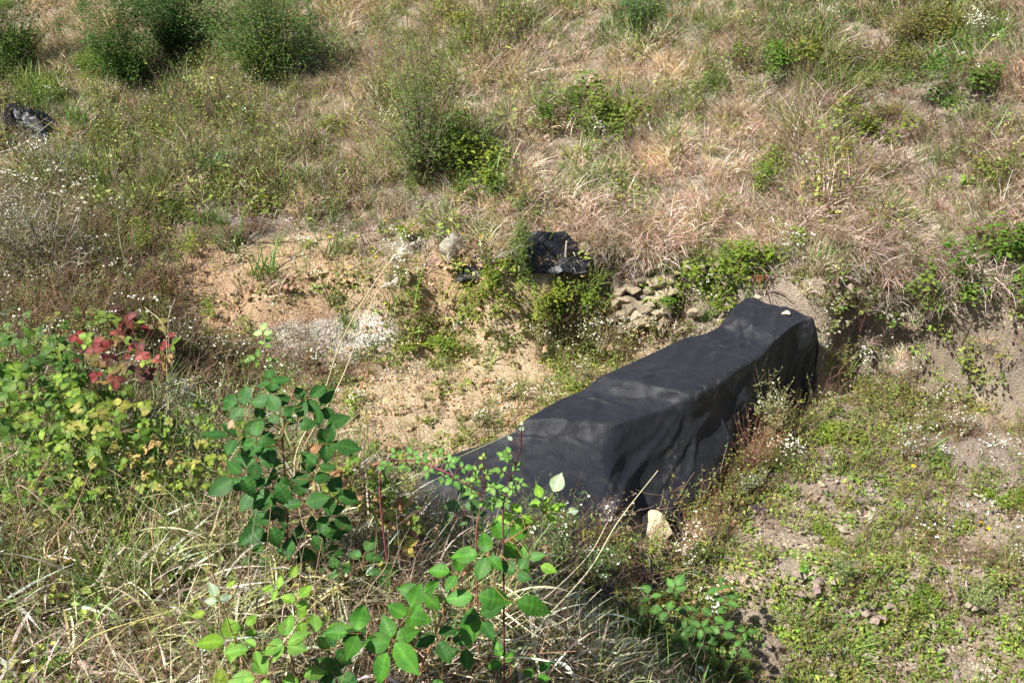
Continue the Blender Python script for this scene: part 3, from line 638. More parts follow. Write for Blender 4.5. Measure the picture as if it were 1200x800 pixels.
PATCHES = [
    ("glossy green bramble mound at the foot of the feathery shrub", 538, 182, 75, 'K_BRM', (.15, .28, .05)),
    ("yellow-green bramble mound in the middle of the slope just above the earth bank", 560, 212, 85, 'K_BRM', (.27, .36, .07)),
    ("dark-leaved bramble climbing right of the feathery shrub", 575, 235, 55, 'K_BRM', (.13, .24, .05)),
    ("bramble patch half way up the slope centre with dense green leaves", 648, 150, 60, 'K_BRM', (.14, .26, .05)),
    ("sprawling bramble patch right of centre on the slope", 700, 160, 95, 'K_BRM', (.20, .30, .07)),
    ("small green bramble beside the sprawling patch", 668, 128, 42, 'K_BRM', (.13, .24, .06)),
    ("dark green bramble clump near the top right of the slope", 908, 88, 62, 'K_BRM', (.14, .27, .045)),
    ("bramble clump with yellowing leaves beside the dark one near the top right", 945, 80, 55, 'K_BRM', (.28, .34, .08)),
    ("green bramble patch in the tan grass right of centre", 832, 112, 40, 'K_BRM', (.13, .23, .05)),
    ("bramble patch below the brown weeds on the right side of the slope", 1010, 172, 75, 'K_BRM', (.22, .31, .06)),
    ("yellow-leaved bramble sprawl in the pinkish grass at right", 985, 190, 40, 'K_BRM', (.42, .40, .10)),
    ("dark bramble at the right edge upper slope", 1130, 118, 85, 'K_BRM', (.11, .20, .05)),
    ("bramble with small leaves in the pale grass right of centre", 890, 218, 62, 'K_BRM', (.20, .31, .07)),
    ("bramble patch at the right edge of the slope above the cut", 1165, 215, 60, 'K_BRM', (.22, .30, .07)),
    ("dark green bramble overhanging the cut at the right edge", 1175, 325, 110, 'K_BRM', (.14, .26, .05)),
    ("bramble hanging over the earth cut at the right", 1120, 360, 80, 'K_BRM', (.17, .29, .06)),
    ("leafy bramble strand hanging down the slope above the far end of the sheet", 976, 300, 26, 'K_BRM', (.17, .31, .06)),
    ("green bramble mound left of the crumpled black plastic", 585, 340, 60, 'K_BRM', (.22, .32, .06)),
    ("leafy mound with yellow leaves below the crumpled plastic", 640, 366, 60, 'K_BRM', (.29, .36, .08)),
    ("green weedy mound between the plastic sheet and the rubble wall", 682, 362, 55, 'K_BRM', (.19, .29, .06)),
    ("bramble mound under the grey boulder", 565, 365, 55, 'K_BRM', (.26, .34, .08)),
    ("fresh green weeds beside the rubble wall's right end", 790, 362, 34, 'K_BRM', (.17, .32, .06)),
    ("bright green leaf mound behind the far corner of the black sheet", 845, 328, 66, 'K_BRM', (.22, .34, .06)),
    ("dense green leaf mound right above the far corner of the sheet", 900, 320, 70, 'K_BRM', (.20, .32, .06)),
    ("green leaf mound between rubble wall and black sheet", 835, 355, 55, 'K_BRM', (.23, .34, .07)),
    ("small green weed clump above the rubble wall", 720, 300, 34, 'K_BRM', (.20, .32, .08)),
    ("bramble with yellow leaves at the slope centre top", 540, 35, 45, 'K_BRM', (.30, .33, .09)),
    ("green bramble near the top centre of the slope", 552, 60, 40, 'K_BRM', (.18, .27, .07)),
    ("yellowish weed clump at the left foot of the tan grass streak", 395, 160, 38, 'K_BRM', (.24, .30, .07)),
    ("dark green weed clump above the left terrace", 262, 222, 34, 'K_BRM', (.20, .28, .06)),
    ("green weed mound on the left terrace edge", 165, 295, 50, 'K_BRM', (.24, .34, .08)),
    ("spreading green weeds above the orange mound", 225, 300, 40, 'K_BRM', (.26, .35, .08)),
    ("green and yellow weeds along the foot of the far slope, left of the boulder", 480, 285, 45, 'K_BRM', (.24, .34, .07)),
    ("weeds growing at the foot of the orange mound", 248, 372, 26, 'K_BRM', (.24, .34, .08)),
    ("low green mat of weeds below the orange slump", 515, 400, 55, 'K_BRM', (.24, .36, .08), "weed_patch", "weed", .35),
    ("green weed mat beside the white gravel", 478, 405, 34, 'K_BRM', (.26, .38, .09), "weed_patch", "weed", .35),
    ("clump of bright green weeds right of the sheet's dark side", 985, 520, 60, 'K_BRM', (.24, .36, .07), "weed_patch", "weed", .5),
    ("bright green weed clump below the earth cut at right", 1010, 465, 50, 'K_BRM', (.25, .37, .08), "weed_patch", "weed", .5),
    ("dark green weed clump in the lower right trench floor", 1072, 700, 55, 'K_BRM', (.18, .30, .06), "weed_patch", "weed", .4),
    ("green weed clump at the right edge of the trench floor", 1185, 590, 50, 'K_BRM', (.20, .32, .06), "weed_patch", "weed", .45),
    ("leafy weeds beside the bare patch of earth, lower right", 975, 640, 50, 'K_BRM', (.23, .35, .07), "weed_patch", "weed", .4),
    ("orange and red autumn leaves behind the far end of the sheet", 893, 330, 30, 'K_AUT', (.45, .17, .10), "autumn_bramble", "bramble", .8),
    ("tiny orange-leaved sprig near the top centre right", 787, 24, 14, 'K_AUT', (.75, .20, .06), "autumn_bramble", "bramble", 1.0),
    ("orange-red leaved sprig in the upper right grass", 890, 48, 22, 'K_AUT', (.50, .14, .06), "autumn_bramble", "bramble", .8),
    ("red-leaved sprig in the leaf mound at the foot of the feathery shrub", 552, 228, 16, 'K_AUT', (.62, .16, .12), "autumn_bramble", "bramble", .9),
    ("reddish weed in the green grass of the left terrace", 265, 215, 22, 'K_AUT', (.30, .16, .07), "autumn_bramble", "bramble", 1.1),
    ("yellow and red leaves in the lower right weeds", 770, 705, 20, 'K_AUT', (.42, .28, .08), "autumn_bramble", "bramble", .6),
    ("yellow-leaved weed on the bare patch, lower right", 918, 742, 15, 'K_AUT', (.60, .42, .08), "autumn_bramble", "weed", .5),
    ("blue-green grassy weed stand at the top edge right of centre", 745, 30, 95, 'K_FINE', (.14, .27, .13), "weed_stand", "weed", .8),
    ("grey-green weed stand at the top edge right", 820, 45, 60, 'K_FINE', (.20, .28, .12), "weed_stand", "weed", .7),
    ("brown-green weed stand at the upper right", 1010, 95, 120, 'K_FINE', (.22, .24, .09), "weed_stand", "weed", .6),
    ("brownish seeded weed stand at the top right corner", 1120, 60, 130, 'K_FINE', (.24, .23, .10), "weed_stand", "weed", .6),
    ("dull brown dried weed clump in the pinkish grass at right", 1015, 140, 75, 'K_FINE', (.26, .21, .15), "weed_stand", "weed", .6),
    ("mauve dried heather-like mat on the left terrace", 268, 268, 70, 'K_FINE', (.30, .23, .22), "dried_mat", "weed", .22),
    ("low green shrub in front of the dark shrub at upper left", 115, 92, 75, 'K_FINE', (.22, .33, .07), "low_shrub", "shrub", .8),
    ("low green undergrowth at the left edge under the corner bush", 30, 115, 90, 'K_FINE', (.22, .32, .08), "low_shrub", "shrub", .5),
    ("yellow-green undergrowth right of the dark upper-left shrub", 235, 80, 60, 'K_FINE', (.24, .33, .09), "low_shrub", "shrub", .7),
]
_pp = [(at(q[1], q[2]), q[3]) for q in PATCHES]
_pc = np.array([[p[0], p[1], px / FPX * (p[1] * CP - p[2] * SP) * .42] for p, px in _pp])
def clear(x, y):
    r = np.ones(np.shape(x))
    for a, b, w_ in _pc: r = np.minimum(r, .18 + .82 * sstep(.75, 1.15, np.hypot(x - a, y - b) / w_))
    return r
HILL = (-9, 8, 4.2, 15); TRENCH = (-5, 5.5, 1.6, 7.2); NEAR = (-4.2, 1.2, .3, 7.0)
def on_hill(x, y): return sstep(-.12, .12, dB(x, y)) * (1 - sstep(-.25, .05, dA(x, y)) * sstep(7, 5, y))
def on_bank(x, y): return sstep(-.62, -.1, dA(x, y))
def on_floor(x, y): return (1 - sstep(-.75, -.5, dA(x, y))) * (1 - sstep(-.15, .1, dB(x, y)))
def nz(f, s, a=.0, b=1.0, o=3): return lambda x, y: np.clip(a + b * fbm(x, y, f, o, s) * 1.6, 0, 1)
n_tan = lambda x, y: np.clip(.66 + 2.6 * fbm(x, y, 1.5, 3, 301), 0, 1); n_grn = lambda x, y: np.clip(.10 - 1.9 * fbm(x, y, 1.5, 3, 301) + .8 * fbm(x, y, 3.1, 2, 302), 0, 1); n_wd = nz(2.6, 303, .25, 1.9)

f_left = field(lambda x, y: sstep(-1.55, -2.2, x) * on_floor(x, y), [(285, 335, 172, 62, .03, .2), (360, 400, 130, 40, .03, .2), (150, 320, 60, 30, .4)])
# tall dry grass
f_dry = field(lambda x, y: on_hill(x, y) * (.5 + .5 * n_tan(x, y)), [
    (640, 300, 45, 18, .15), (531, 290, 28, 22, 0),
    (180, 190, 230, 90, .10), (300, 290, 200, 60, .0), (520, 150, 70, 90, .35), (700, 165, 60, 40, .3), (1000, 100, 110, 60, .35), (740, 25, 60, 30, .25), (20, 70, 60, 90, .0),
    (190, 55, 60, 55, .05), (320, 50, 60, 50, .1), (420, 90, 50, 80, 1), (110, 50, 60, 60, .9), (370, 120, 40, 50, .9), (1050, 230, 170, 80, 1), (900, 250, 60, 60, .8), (700, 100, 60, 40, .9), (850, 190, 80, 70, .9), (640, 250, 80, 40, .9),
    (700, 20, 300, 40, .35), (1050, 30, 170, 70, .3), (1100, 330, 120, 45, 1), (600, 340, 80, 40, .0), (820, 330, 60, 25, .2), (960, 320, 40, 30, .4)])
def tint_dry(x, y):
    k = np.clip(.5 + 1.2 * fbm(x, y, .8, 3, 311), 0, 1)[:, None]; a = np.array([1.48, 1.38, 1.38]); b = np.array([1.12, 1.05, 1.0]); t = a * k + b * (1 - k)
    r = sstep(1.2, 3.5, x)[:, None] * sstep(9, 6.5, y)[:, None]; return t * (1 - r * np.array([.03, .06, .02]))
sow("dry_grass", "pinkish tan dry grass hanging down the far slope", C_DRY, 270, f_dry, HILL, (.6, 1.25), tint_dry, .16, .75)
f_drs = field(lambda x, y: on_hill(x, y) * .95, [(285, 322, 168, 47, .03), (505, 350, 50, 45, .0), (270, 265, 60, 14, .9), (600, 340, 60, 30, .3)])
sow("short_dry_grass", "short brown and straw grass stubble on the far slope", C_DRYS, 130, f_drs, HILL, (.7, 1.5), None, .2, .5)
# green grass and weeds on the slope
f_grn = field(lambda x, y: on_hill(x, y) * n_grn(x, y), [(740, 25, 80, 40, .95), (240, 150, 200, 70, .55), (640, 60, 60, 50, .6), (700, 15, 300, 35, .8), (1020, 50, 180, 75, .85), (560, 120, 60, 90, .6), (285, 322, 168, 47, .02), (505, 350, 50, 45, .0), (420, 90, 40, 80, .1), (850, 300, 60, 30, .6), (110, 50, 50, 50, .1)])
sow("green_grass", "green grass growing through the dry grass of the slope", C_GRN, 95, f_grn, HILL, (.7, 1.5), lambda x, y: np.stack([.95 + .3 * fbm(x, y, 1.3, 2, 5), .95 + 0 * x, .9 + 0 * x], -1), .18, .2)
f_wd = field(lambda x, y: on_hill(x, y) * n_wd(x, y) * .8, [(200, 190, 200, 60, .55), (560, 200, 70, 50, .9), (700, 170, 60, 40, .7), (840, 330, 90, 30, .9), (920, 80, 60, 30, .7), (285, 322, 168, 47, .04), (505, 345, 40, 40, .0), (560, 300, 30, 25, .5), (420, 90, 40, 80, .1), (110, 50, 50, 50, .05)])
sow("leafy_ground_cover", "low yellow-green leafy weeds across the far slope", C_WEED, 50, f_wd, HILL, (.8, 1.7), None, .22, .1)
sow("stalky_weeds", "upright leafy weed stems among the slope grass", C_STK, 34, field(lambda x, y: on_hill(x, y) * n_wd(x, y), [(220, 180, 230, 70, .95), (285, 322, 168, 47, .04), (505, 345, 40, 40, .0)]), HILL, (.8, 1.5), None, .2, .1)
sow("dead_stems", "thin brown dead stems standing among the grass", C_TWIG, 28, field(lambda x, y: on_hill(x, y) * .55, [(260, 180, 180, 60, .9), (1020, 130, 150, 50, .9), (270, 265, 60, 12, 1), (285, 322, 168, 47, .04), (505, 345, 40, 40, .05)]), HILL, (.7, 1.4), None, .2, .2)

sow("bank_face_weeds", "yellow-green weeds growing thickly on the far bank's cut face", C_WEED, 300, field(0, [(630, 350, 90, 48, .9), (640, 305, 40, 22, .1), (754, 350, 46, 36, .06), (531, 292, 26, 24, 0), (570, 375, 40, 25, .7), (850, 335, 80, 28, .8), (470, 360, 25, 50, .6), (1160, 380, 60, 60, .9), (1000, 370, 30, 60, .6), (1080, 430, 100, 50, .5)]), (-2, 6, 3, 7), (.5, 1.3), (.95, 1, .9), .25, .1)
sow("bank_face_stalks", "leafy stems and dead stems growing on the far bank's cut face", C_STK, 150, field(0, [(630, 350, 90, 48, .9), (640, 305, 40, 22, .1), (754, 350, 46, 36, .06), (531, 292, 26, 24, 0), (850, 335, 80, 28, .5), (470, 360, 25, 50, .6), (1170, 380, 70, 80, .8), (1060, 430, 130, 60, .85)]), (-2, 6, 3, 7), (.5, 1.2), (.95, 1, .9), .25, .3)
sow("bank_face_grass", "dry brown stems growing on the far bank's cut face", C_TWIG, 170, field(0, [(660, 340, 110, 55, .8), (640, 305, 40, 22, .1), (754, 352, 40, 28, .0), (760, 316, 60, 12, .9), (1080, 420, 120, 70, .5), (300, 425, 130, 26, .8)]), (-3, 6, 3, 7), (.5, 1.1), (1.2, 1.1, 1.0), .25, .5)
P_CORNER = Patch(895, 325, 50, 30)
sow("overhanging_grass", "long pale grass hanging over the lip of the earth cut", C_HANG, 300, lambda x, y: sstep(-.10, -.03, dB(x, y)) * (1 - sstep(.10, .3, dB(x, y))) * (sstep(2.2, 2.6, x) + .6 * ((x > .55) & (x < 1.25)) + .25 * (x > .6)).clip(0, 1) * (1 - .75 * P_CORNER(x, y)), (-.7, 5.5, 3.2, 6.6), (.65, 1.25), (.95, .92, .93), .18, .95)
# trench floor and the cut faces
f_fw = field(lambda x, y: on_floor(x, y) * (.30 + .6 * n_wd(x, y)), [
    (520, 460, 120, 60, .06), (590, 440, 50, 40, .05), (570, 400, 40, 20, .06), (505, 350, 45, 45, .02), (300, 325, 150, 45, .04), (385, 402, 76, 26, .0), (754, 350, 46, 36, .05), (430, 500, 50, 30, .12), (700, 400, 90, 40, .5), (500, 405, 60, 14, .8),
    (915, 655, 66, 84, .05), (1000, 610, 40, 20, .12), (1010, 400, 50, 50, .12), (1140, 470, 40, 50, .15), (1000, 520, 130, 60, .75), (980, 720, 50, 60, .8), (1120, 690, 90, 90, .75), (1100, 770, 60, 30, .2), (820, 720, 30, 60, .8), (860, 600, 40, 25, .7), (900, 570, 40, 30, .8), (1160, 560, 60, 60, .4)])
sow("trench_weeds", "small yellow-green leafy weeds covering the trench floor", C_WEED, 225, f_fw, TRENCH, (.35, .95), lambda x, y: np.where((x > .9)[:, None], (.80, .88, .80), (1., 1, 1)), .22, .1)
sow("broad_weeds", "broad-leaved green weed rosettes on the trench floor", C_BROAD, 26, lambda x, y: f_fw(x, y), TRENCH, (.5, 1.0), None, .2, .1)
sow("trench_clods", "lumps and clods of grey-brown earth on the floor", C_LUMP, 22, lambda x, y: on_floor(x, y) * np.where(x < .8, .3, .8) + sstep(-.4, -.2, dB(x, y)) * (1 - sstep(-.05, .1, dB(x, y))), TRENCH, (.5, 1.3), lambda x, y: np.where((x > 1.2)[:, None], (.95, .98, 1.0), (1.25, 1.1, .9)), .15, .1)
sow("trench_stalks", "small upright weeds on the trench floor", C_STK, 75, lambda x, y: f_fw(x, y) * .9 + .05 * on_floor(x, y), TRENCH, (.4, 1.1), None, .2, .1)
sow("trench_dead_stems", "dead brown stems and twigs strewn on the trench floor", C_TWIG, 95, lambda x, y: (f_fw(x, y) * .6 + .16 * on_floor(x, y) + .9 * on_floor(x, y) * sstep(2.0, 2.8, x) * sstep(3.0, 3.6, y)), TRENCH, (.35, .95), (1.15, 1.0, .95), .2, .2)
sow("trench_grass", "sparse tufts of green grass on the trench floor", C_GRN, 46, field(lambda x, y: on_floor(x, y) * .25, [(510, 410, 90, 30, .8), (430, 350, 70, 50, .8), (700, 420, 80, 40, .7), (300, 325, 110, 30, .05), (920, 650, 60, 80, .1)]), TRENCH, (.5, 1.2), (1.1, 1.05, .9), .2, .1)
sow("straw_litter", "broken straw and dead leaf bits on the bare earth", C_BIT, 120, lambda x, y: on_floor(x, y) * .55 + .2 * on_hill(x, y) * (y < 8), TRENCH, (.5, 1.2), None, .2, .1)
sow("soil_crumbs", "crumbs and small clods of earth on the bare ground", C_CLOD, 90, lambda x, y: on_floor(x, y) * np.where(x < .8, .4, .9), TRENCH, (.4, 1.2), lambda x, y: np.where((x > 1.2)[:, None], (.95, .98, 1.0), (1.25, 1.1, .9)), .15, .1)
sow("white_gravel", "patch of chalky white gravel and rubble on the bare earth", C_PEB, 1300, field(0, [(388, 403, 74, 19, .95, .5), (470, 432, 25, 8, .3)]), (-3, 0, 4.5, 6.5), (.35, .8), None, .1, .0)
sow("white_flowers", "white daisy-like flowers dotted over the ground", C_DAI, 26, field(lambda x, y: on_floor(x, y) * .10 + .05 * on_hill(x, y), [(760, 400, 80, 40, .5), (1090, 510, 100, 50, .28), (1010, 450, 60, 40, .22), (285, 322, 168, 47, .04), (940, 360, 20, 70, .5), (320, 440, 80, 30, .8), (650, 520, 60, 40, .3), (1130, 70, 25, 30, .9), (60, 250, 90, 70, .5)]), (-7, 6, 2, 14), (.5, 1.0), None, .06, .1)

# the near bank
f_hem = field(0, [(900, 515, 40, 22, .9), (860, 570, 22, 24, .8), (820, 620, 30, 18, .8), (760, 672, 50, 12, .5), (765, 625, 30, 26, 0), (955, 430, 14, 50, .9), (700, 680, 40, 20, .8)])
sow("hem_weeds", "leafy weeds crowding the lower edge of the black sheet", C_STK, 170, f_hem, TRENCH, (.5, 1.2), None, .2, .1)
sow("bank_foot_weeds", "leafy weeds on the slope between the near bank and the trench floor", C_WEED, 260, lambda x, y: sstep(-1.7, -1.3, dA(x, y)) * (1 - sstep(-.5, -.3, dA(x, y))) * (x > -.6) * .7, (-.7, 2.2, .4, 4), (.4, 1.0), (.85, .95, .8), .2, .1)
sow("bank_foot_stems", "straw and dead stems on the slope between the near bank and the trench floor", C_THA, 150, lambda x, y: sstep(-1.2, -.7, dA(x, y)) * (1 - sstep(-.4, -.2, dA(x, y))) * (x > -.9), (-1, 2, .4, 4), (.35, .8), (1.1, 1.08, 1.0), .2, .1)
sow("hem_dead_stems", "reddish dry stems crowding the lower edge of the black sheet", C_TWIG, 150, f_hem, TRENCH, (.6, 1.2), (1.3, 1.0, .9), .2, .1)
f_nt = field(lambda x, y: on_bank(x, y) * .9, [(60, 760, 70, 40, .35), (60, 480, 120, 80, .3), (180, 520, 60, 40, .6)])
sow("dry_thatch", "tangled curling dead grass blades covering the near bank", C_THA, 330, f_nt, (-3.2, 1.2, .3, 3.2), (.4, .85), (1.25, 1.22, 1.14), .22, .1)
sow("thatch_behind", "dead grass and stems on the low terrace left of the trench", C_THA, 40, lambda x, y: f_left(x, y), (-7, -.8, 3, 8), (.5, .9), (.75, .7, .65), .2, .1)
sow("bank_grass", "green grass blades mixed through the near bank thatch", C_FGR, 130, field(lambda x, y: on_bank(x, y) * nz(1.8, 55, .5, 1.0)(x, y), [(60, 760, 70, 40, .3), (250, 620, 60, 50, .9), (640, 770, 90, 30, .9)]), (-3.2, 1.2, .3, 4), (.5, 1.1), None, .2, .1)
sow("bank_weeds", "small leafy weeds on the near bank", C_WEED, 160, field(lambda x, y: on_bank(x, y) * nz(2.2, 57, .35, 1.2)(x, y), [(70, 500, 120, 80, 1), (60, 760, 70, 40, .3)]), (-4, 1.2, .3, 6), (.5, 1.1), None, .2, .1)
sow("left_terrace_grass", "short dry stubble on the low terrace left of the trench", C_DRYS, 130, f_left, (-8, -1.4, 2.3, 9), (.7, 1.4), (.85, .8, .78), .2, .3)
sow("far_bank_weeds", "grey-green weeds crowding the low terrace left of the trench", C_STK, 150, lambda x, y: np.maximum(f_left(x, y), sstep(-1.0, -.4, dA(x, y)) * (y > 2.1) * .6), (-7, -.8, 2.3, 8), (.6, 1.2), (.85, .85, .95), .25, .1)
sow("far_bank_twigs", "grey dead stems crowding the low terrace left of the trench", C_TWIG, 120, f_left, (-8, -1.4, 2.3, 9), (.7, 1.3), (1.3, 1.2, 1.15), .2, .2)
sow("far_bank_flowers", "white flower sprigs crowding the low terrace left of the trench", C_DAI, 17, lambda x, y: f_left(x, y) * sstep(-1.7, -2.4, x), (-7, -.8, 2.3, 8), (.6, 1.1), None, .06, .1)
C_CUR = protos("curled_blades", lambda: P_thatch(6, (.08, .22), .0085, [(.78, .72, .60), (.66, .58, .44), (.80, .77, .68)], .12), 5, M_GI)
sow("curled_pale_blades", "broad bleached curling grass blades lying on the near bank", C_CUR, 55, f_nt, (-3, 1.2, .3, 2.6), (.5, 1.0), None, .2, .1)
sow("bank_dead_stems", "grey-brown dead stems matted on the near bank", C_TWIG, 120, lambda x, y: on_bank(x, y) * .9, (-6, 1.2, .3, 7.5), (.5, 1.0), (1.25, 1.2, 1.15), .2, .2)

MARKS = [("the pale cream rock", 765, 613), ("the grey boulder", 531, 292), ("the rubble wall", 752, 350), ("the white gravel patch", 388, 403), ("the crumpled black plastic", 640, 300), ("the far end of the black sheet", 915, 360),
    ("the near end of the black sheet", 520, 570), ("the crimson bramble", 130, 400), ("the orange slump", 508, 350), ("the orange mound", 300, 325), ("the feathery shrub", 498, 150), ("the wormwood spray", 898, 490), ("the bare earth patch at right", 900, 650),
    ("the earth cut at right", 1130, 440), ("the tall dark green bramble", 335, 540), ("the bottom bramble patch", 820, 730), ("the bunched plastic at the left edge", 38, 152), ("the bottom right corner", 1190, 790), ("the dark shrub at top left", 200, 45), ("the yellow-green seedling at lower left", 275, 750), ("the red sprig", 890, 48)]
RANK = ["", "second ", "third ", "fourth ", "fifth ", "sixth ", "seventh ", "eighth ", "ninth ", "tenth ", "eleventh ", "twelfth ", "thirteenth ", "fourteenth ", "fifteenth ", "sixteenth ", "seventeenth ", "eighteenth ", "nineteenth ", "twentieth "]
def rel_labels(what, pts):
    L = []; seen = {}
    for i, (u, v) in enumerate(pts):
        k = min(range(len(MARKS)), key=lambda q: (MARKS[q][1] - u) ** 2 + (MARKS[q][2] - v) ** 2); du, dv = u - MARKS[k][1], v - MARKS[k][2]
        d = ("right of" if du > 0 else "left of") if abs(du) > abs(dv) else ("in front of" if dv > 0 else "behind"); seen.setdefault((k, d), []).append((du * du + dv * dv, i)); L.append(None)
    for (k, d), q in seen.items():
        for n, (_, i) in enumerate(sorted(q)): L[i] = "%s, %snearest one %s %s" % (what, RANK[n] if len(q) > 1 else "", d, MARKS[k][0])
        if len(q) == 1: L[i] = "%s %s %s" % (what, d, MARKS[k][0])
    return L
# ------------------------------------------------------------------ brambles: cane with each leaflet a part
def big_leaf(seed, nl=36, nw=6):
    r = np.random.default_rng(seed); t = np.linspace(0, 1, nl + 1)
    prof = .36 * np.sin(math.pi * np.clip(t, 0, 1) ** .86) ** .8 * (1 - .48 * t ** 2) * np.where(t > .8, 1 - .5 * ((t - .8) / .2) * (1 - (t - .8) / .2) * 2, 1)
    prof[-1] = .0; V = []; C = []
    for i, ti in enumerate(t):
        for j in range(-nw // 2, nw // 2 + 1):
            q = j / (nw / 2); e = prof[i] * (1 + (.10 if i % 2 else -.08) * (abs(q) == 1) * (0 < i < nl))
            x = q * e; z = .13 * abs(x) ** 1.2 - .20 * ti ** 2 + (.006 if nl > 20 else 0) * math.sin(2 * math.pi * 6 * (ti - 1.1 * abs(x))) * (abs(q) > .1) + .02 * math.sin(ti * 5 + seed + q * 2)
            V.append((x, ti + (.02 if abs(q) == 1 else 0), z))
            vein = max(0, math.sin(2 * math.pi * 6 * (ti - 1.1 * abs(x)) + .5)) ** 4
            c = 1.0 + (.45 if j == 0 else (.07 if nl > 20 else 0) * vein) - .12 * (abs(q) == 1)
            C.append((c, c, c * (1.1 if j == 0 else 1)))
    n = nw + 1; F = []
    for i in range(nl):
        for j in range(nw):
            a = i * n + j; F.append((a, a + 1, a + n + 1, a + n))
    return new_mesh("leaflet", V, F, np.array(C) , M_BIG, True)
BIG = [big_leaf(i) for i in range(4)]; MID = [big_leaf(10 + i, 12, 4) for i in range(3)]
DG = (.036, .105, .022); MG = (.055, .165, .020); BG = (.16, .30, .035); YG = (.22, .32, .05); WH = (.36, .46, .30); RD = (.34, .075, .07); DR = (.17, .06, .06); OL = (.24, .24, .07); YL = (.50, .42, .09)
RIGHT = np.array([1., 0, 0]); IMUP = np.array([0, SP, CP])
def to_rot(M): return Matrix([[float(q) for q in r] for r in M]).to_euler()
def unit(v): v = np.asarray(v, float); return v / (np.linalg.norm(v) + 1e-9)
def bramble(label, cane, leaves, color, name="bramble_plant", h=.3, cat="bramble", stemcol=(.20, .085, .06), thick=.0032, lod=BIG, up=.38, jit=.16):
    """cane: [(u,v,height)], leaves: [(u,v,size px,terminal angle,leaflets[,colour[,height]])]"""
    pts = run(cane); base = pts[0].copy(); base[2] = H(base[0], base[1])
    root = bpy.data.objects.new(name, None); S.collection.objects.link(root); root.location = [float(q) for q in base]; tag(root, label, cat)
    C = spline(pts, 40); m = MB()
    tube(m, C - base, thick, thick * .45, (1, 1, 1), 5)
    k = 26; i = RNG.integers(1, 39, k); d = unit(C[39] - C[0])
    for q in i: v = rdir(1)[0]; m.add([C[q] - base + v * thick, C[q] - base + v * thick + d * .002, C[q] - base + v * thick * 3.2 - d * .002], [(0, 1, 2)], (1.3, .9, .6))
    for L in leaves:
        u, v, px, ang, nl = L[:5]; c = L[5] if len(L) > 5 else color; hh = L[6] if len(L) > 6 else h
        # the leaf hangs at the depth of the nearest stretch of cane, a little in front or behind
        d = ray(u, v); t = (C @ d) / (d @ d); off = np.linalg.norm(C - d[None] * t[:, None], axis=1); j = int(np.argmin(off))
        p = d * (t[j] * (1 + U(-.025, .02))); px *= 1.12
        dep = p[1] * CP - p[2] * SP; size = px / FPX * dep
        nrm = unit(up * np.array([0, 0, 1]) + (1 - up) * unit(-p) + RNG.normal(0, jit, 3) + np.array([-.12, 0, 0]))
        att = C[max(0, j - 1)]
        tube(m, spline([att - base, (att + p) / 2 - base + [0, 0, .01], p - base], 7), thick * .45, thick * .3, (.9, 1.3, .7), 3)
        offs = {1: [0], 3: [0, 78, -78], 4: [0, 72, -72, 140], 5: [0, 62, -62, 128, -128]}[nl]
        for q, a in enumerate(offs):
            a2 = math.radians(ang + a + U(-8, 8)); dd = math.cos(a2) * RIGHT + math.sin(a2) * IMUP
            nn = unit(nrm + RNG.normal(0, .10, 3)); dd = dd - nn * (dd @ nn) * .85; dd = unit(dd)
            sz = U(.8, 1.12) * size * (1.0 if q == 0 else .86 if q < 3 else .66) * U(.92, 1.08); st = size * (.30 if q == 0 else .06)
            M = frames(dd[None], nn[None])[0]; g = U(.82, 1.2)
            link("leaflet", lod[RNG.integers(0, len(lod))], root, p + dd * st - base, to_rot(M), (sz * U(.82, 1.12), sz, sz * U(.2, 2.4)), tuple(min(.9, x * g) for x in c))
            tube(m, [p - base, p + dd * st - base], thick * .3, thick * .25, (.9, 1.3, .7), 3)
    link("cane", m.mesh("cane", M_GO, True), root, color=stemcol)
    return root
bramble("tall upright bramble with broad dark green leaves on the near bank, left of the sheet", [(338, 690, .0), (336, 620, .18), (334, 560, .32), (332, 505, .44), (345, 455, .52)],
    [(286, 476, 24, 160, 3), (318, 470, 28, 90, 3), (276, 513, 28, 175, 3), (307, 500, 24, 100, 3), (302, 540, 30, 120, 5), (284, 556, 32, 215, 3), (374, 500, 28, 10, 3), (383, 520, 27, -10, 3),
     (357, 470, 24, 45, 3), (365, 562, 26, 100, 3), (386, 578, 26, -15, 3), (333, 594, 30, 150, 5), (384, 602, 28, -35, 3), (303, 600, 20, 120, 1), (348, 496, 22, 80, 3), (300, 632, 24, 100, 3), (345, 648, 26, 80, 3),
     (382, 640, 26, 60, 3), (318, 448, 20, 110, 3), (300, 660, 24, 90, 3), (358, 672, 26, 30, 3), (340, 622, 24, 270, 3), (318, 522, 26, 200, 3), (372, 545, 26, 60, 3), (322, 565, 28, 240, 5), (356, 590, 28, 100, 3), (296, 575, 26, 160, 3), (318, 615, 28, 210, 3), (366, 625, 28, 20, 3), (330, 488, 24, 120, 3), (372, 482, 24, 60, 3), (300, 520, 24, 100, 3), (352, 532, 20, 30, 1, (.36, .2, .1)), (276, 488, 14, 250, 1, (.4, .24, .14))], DG, h=.35)
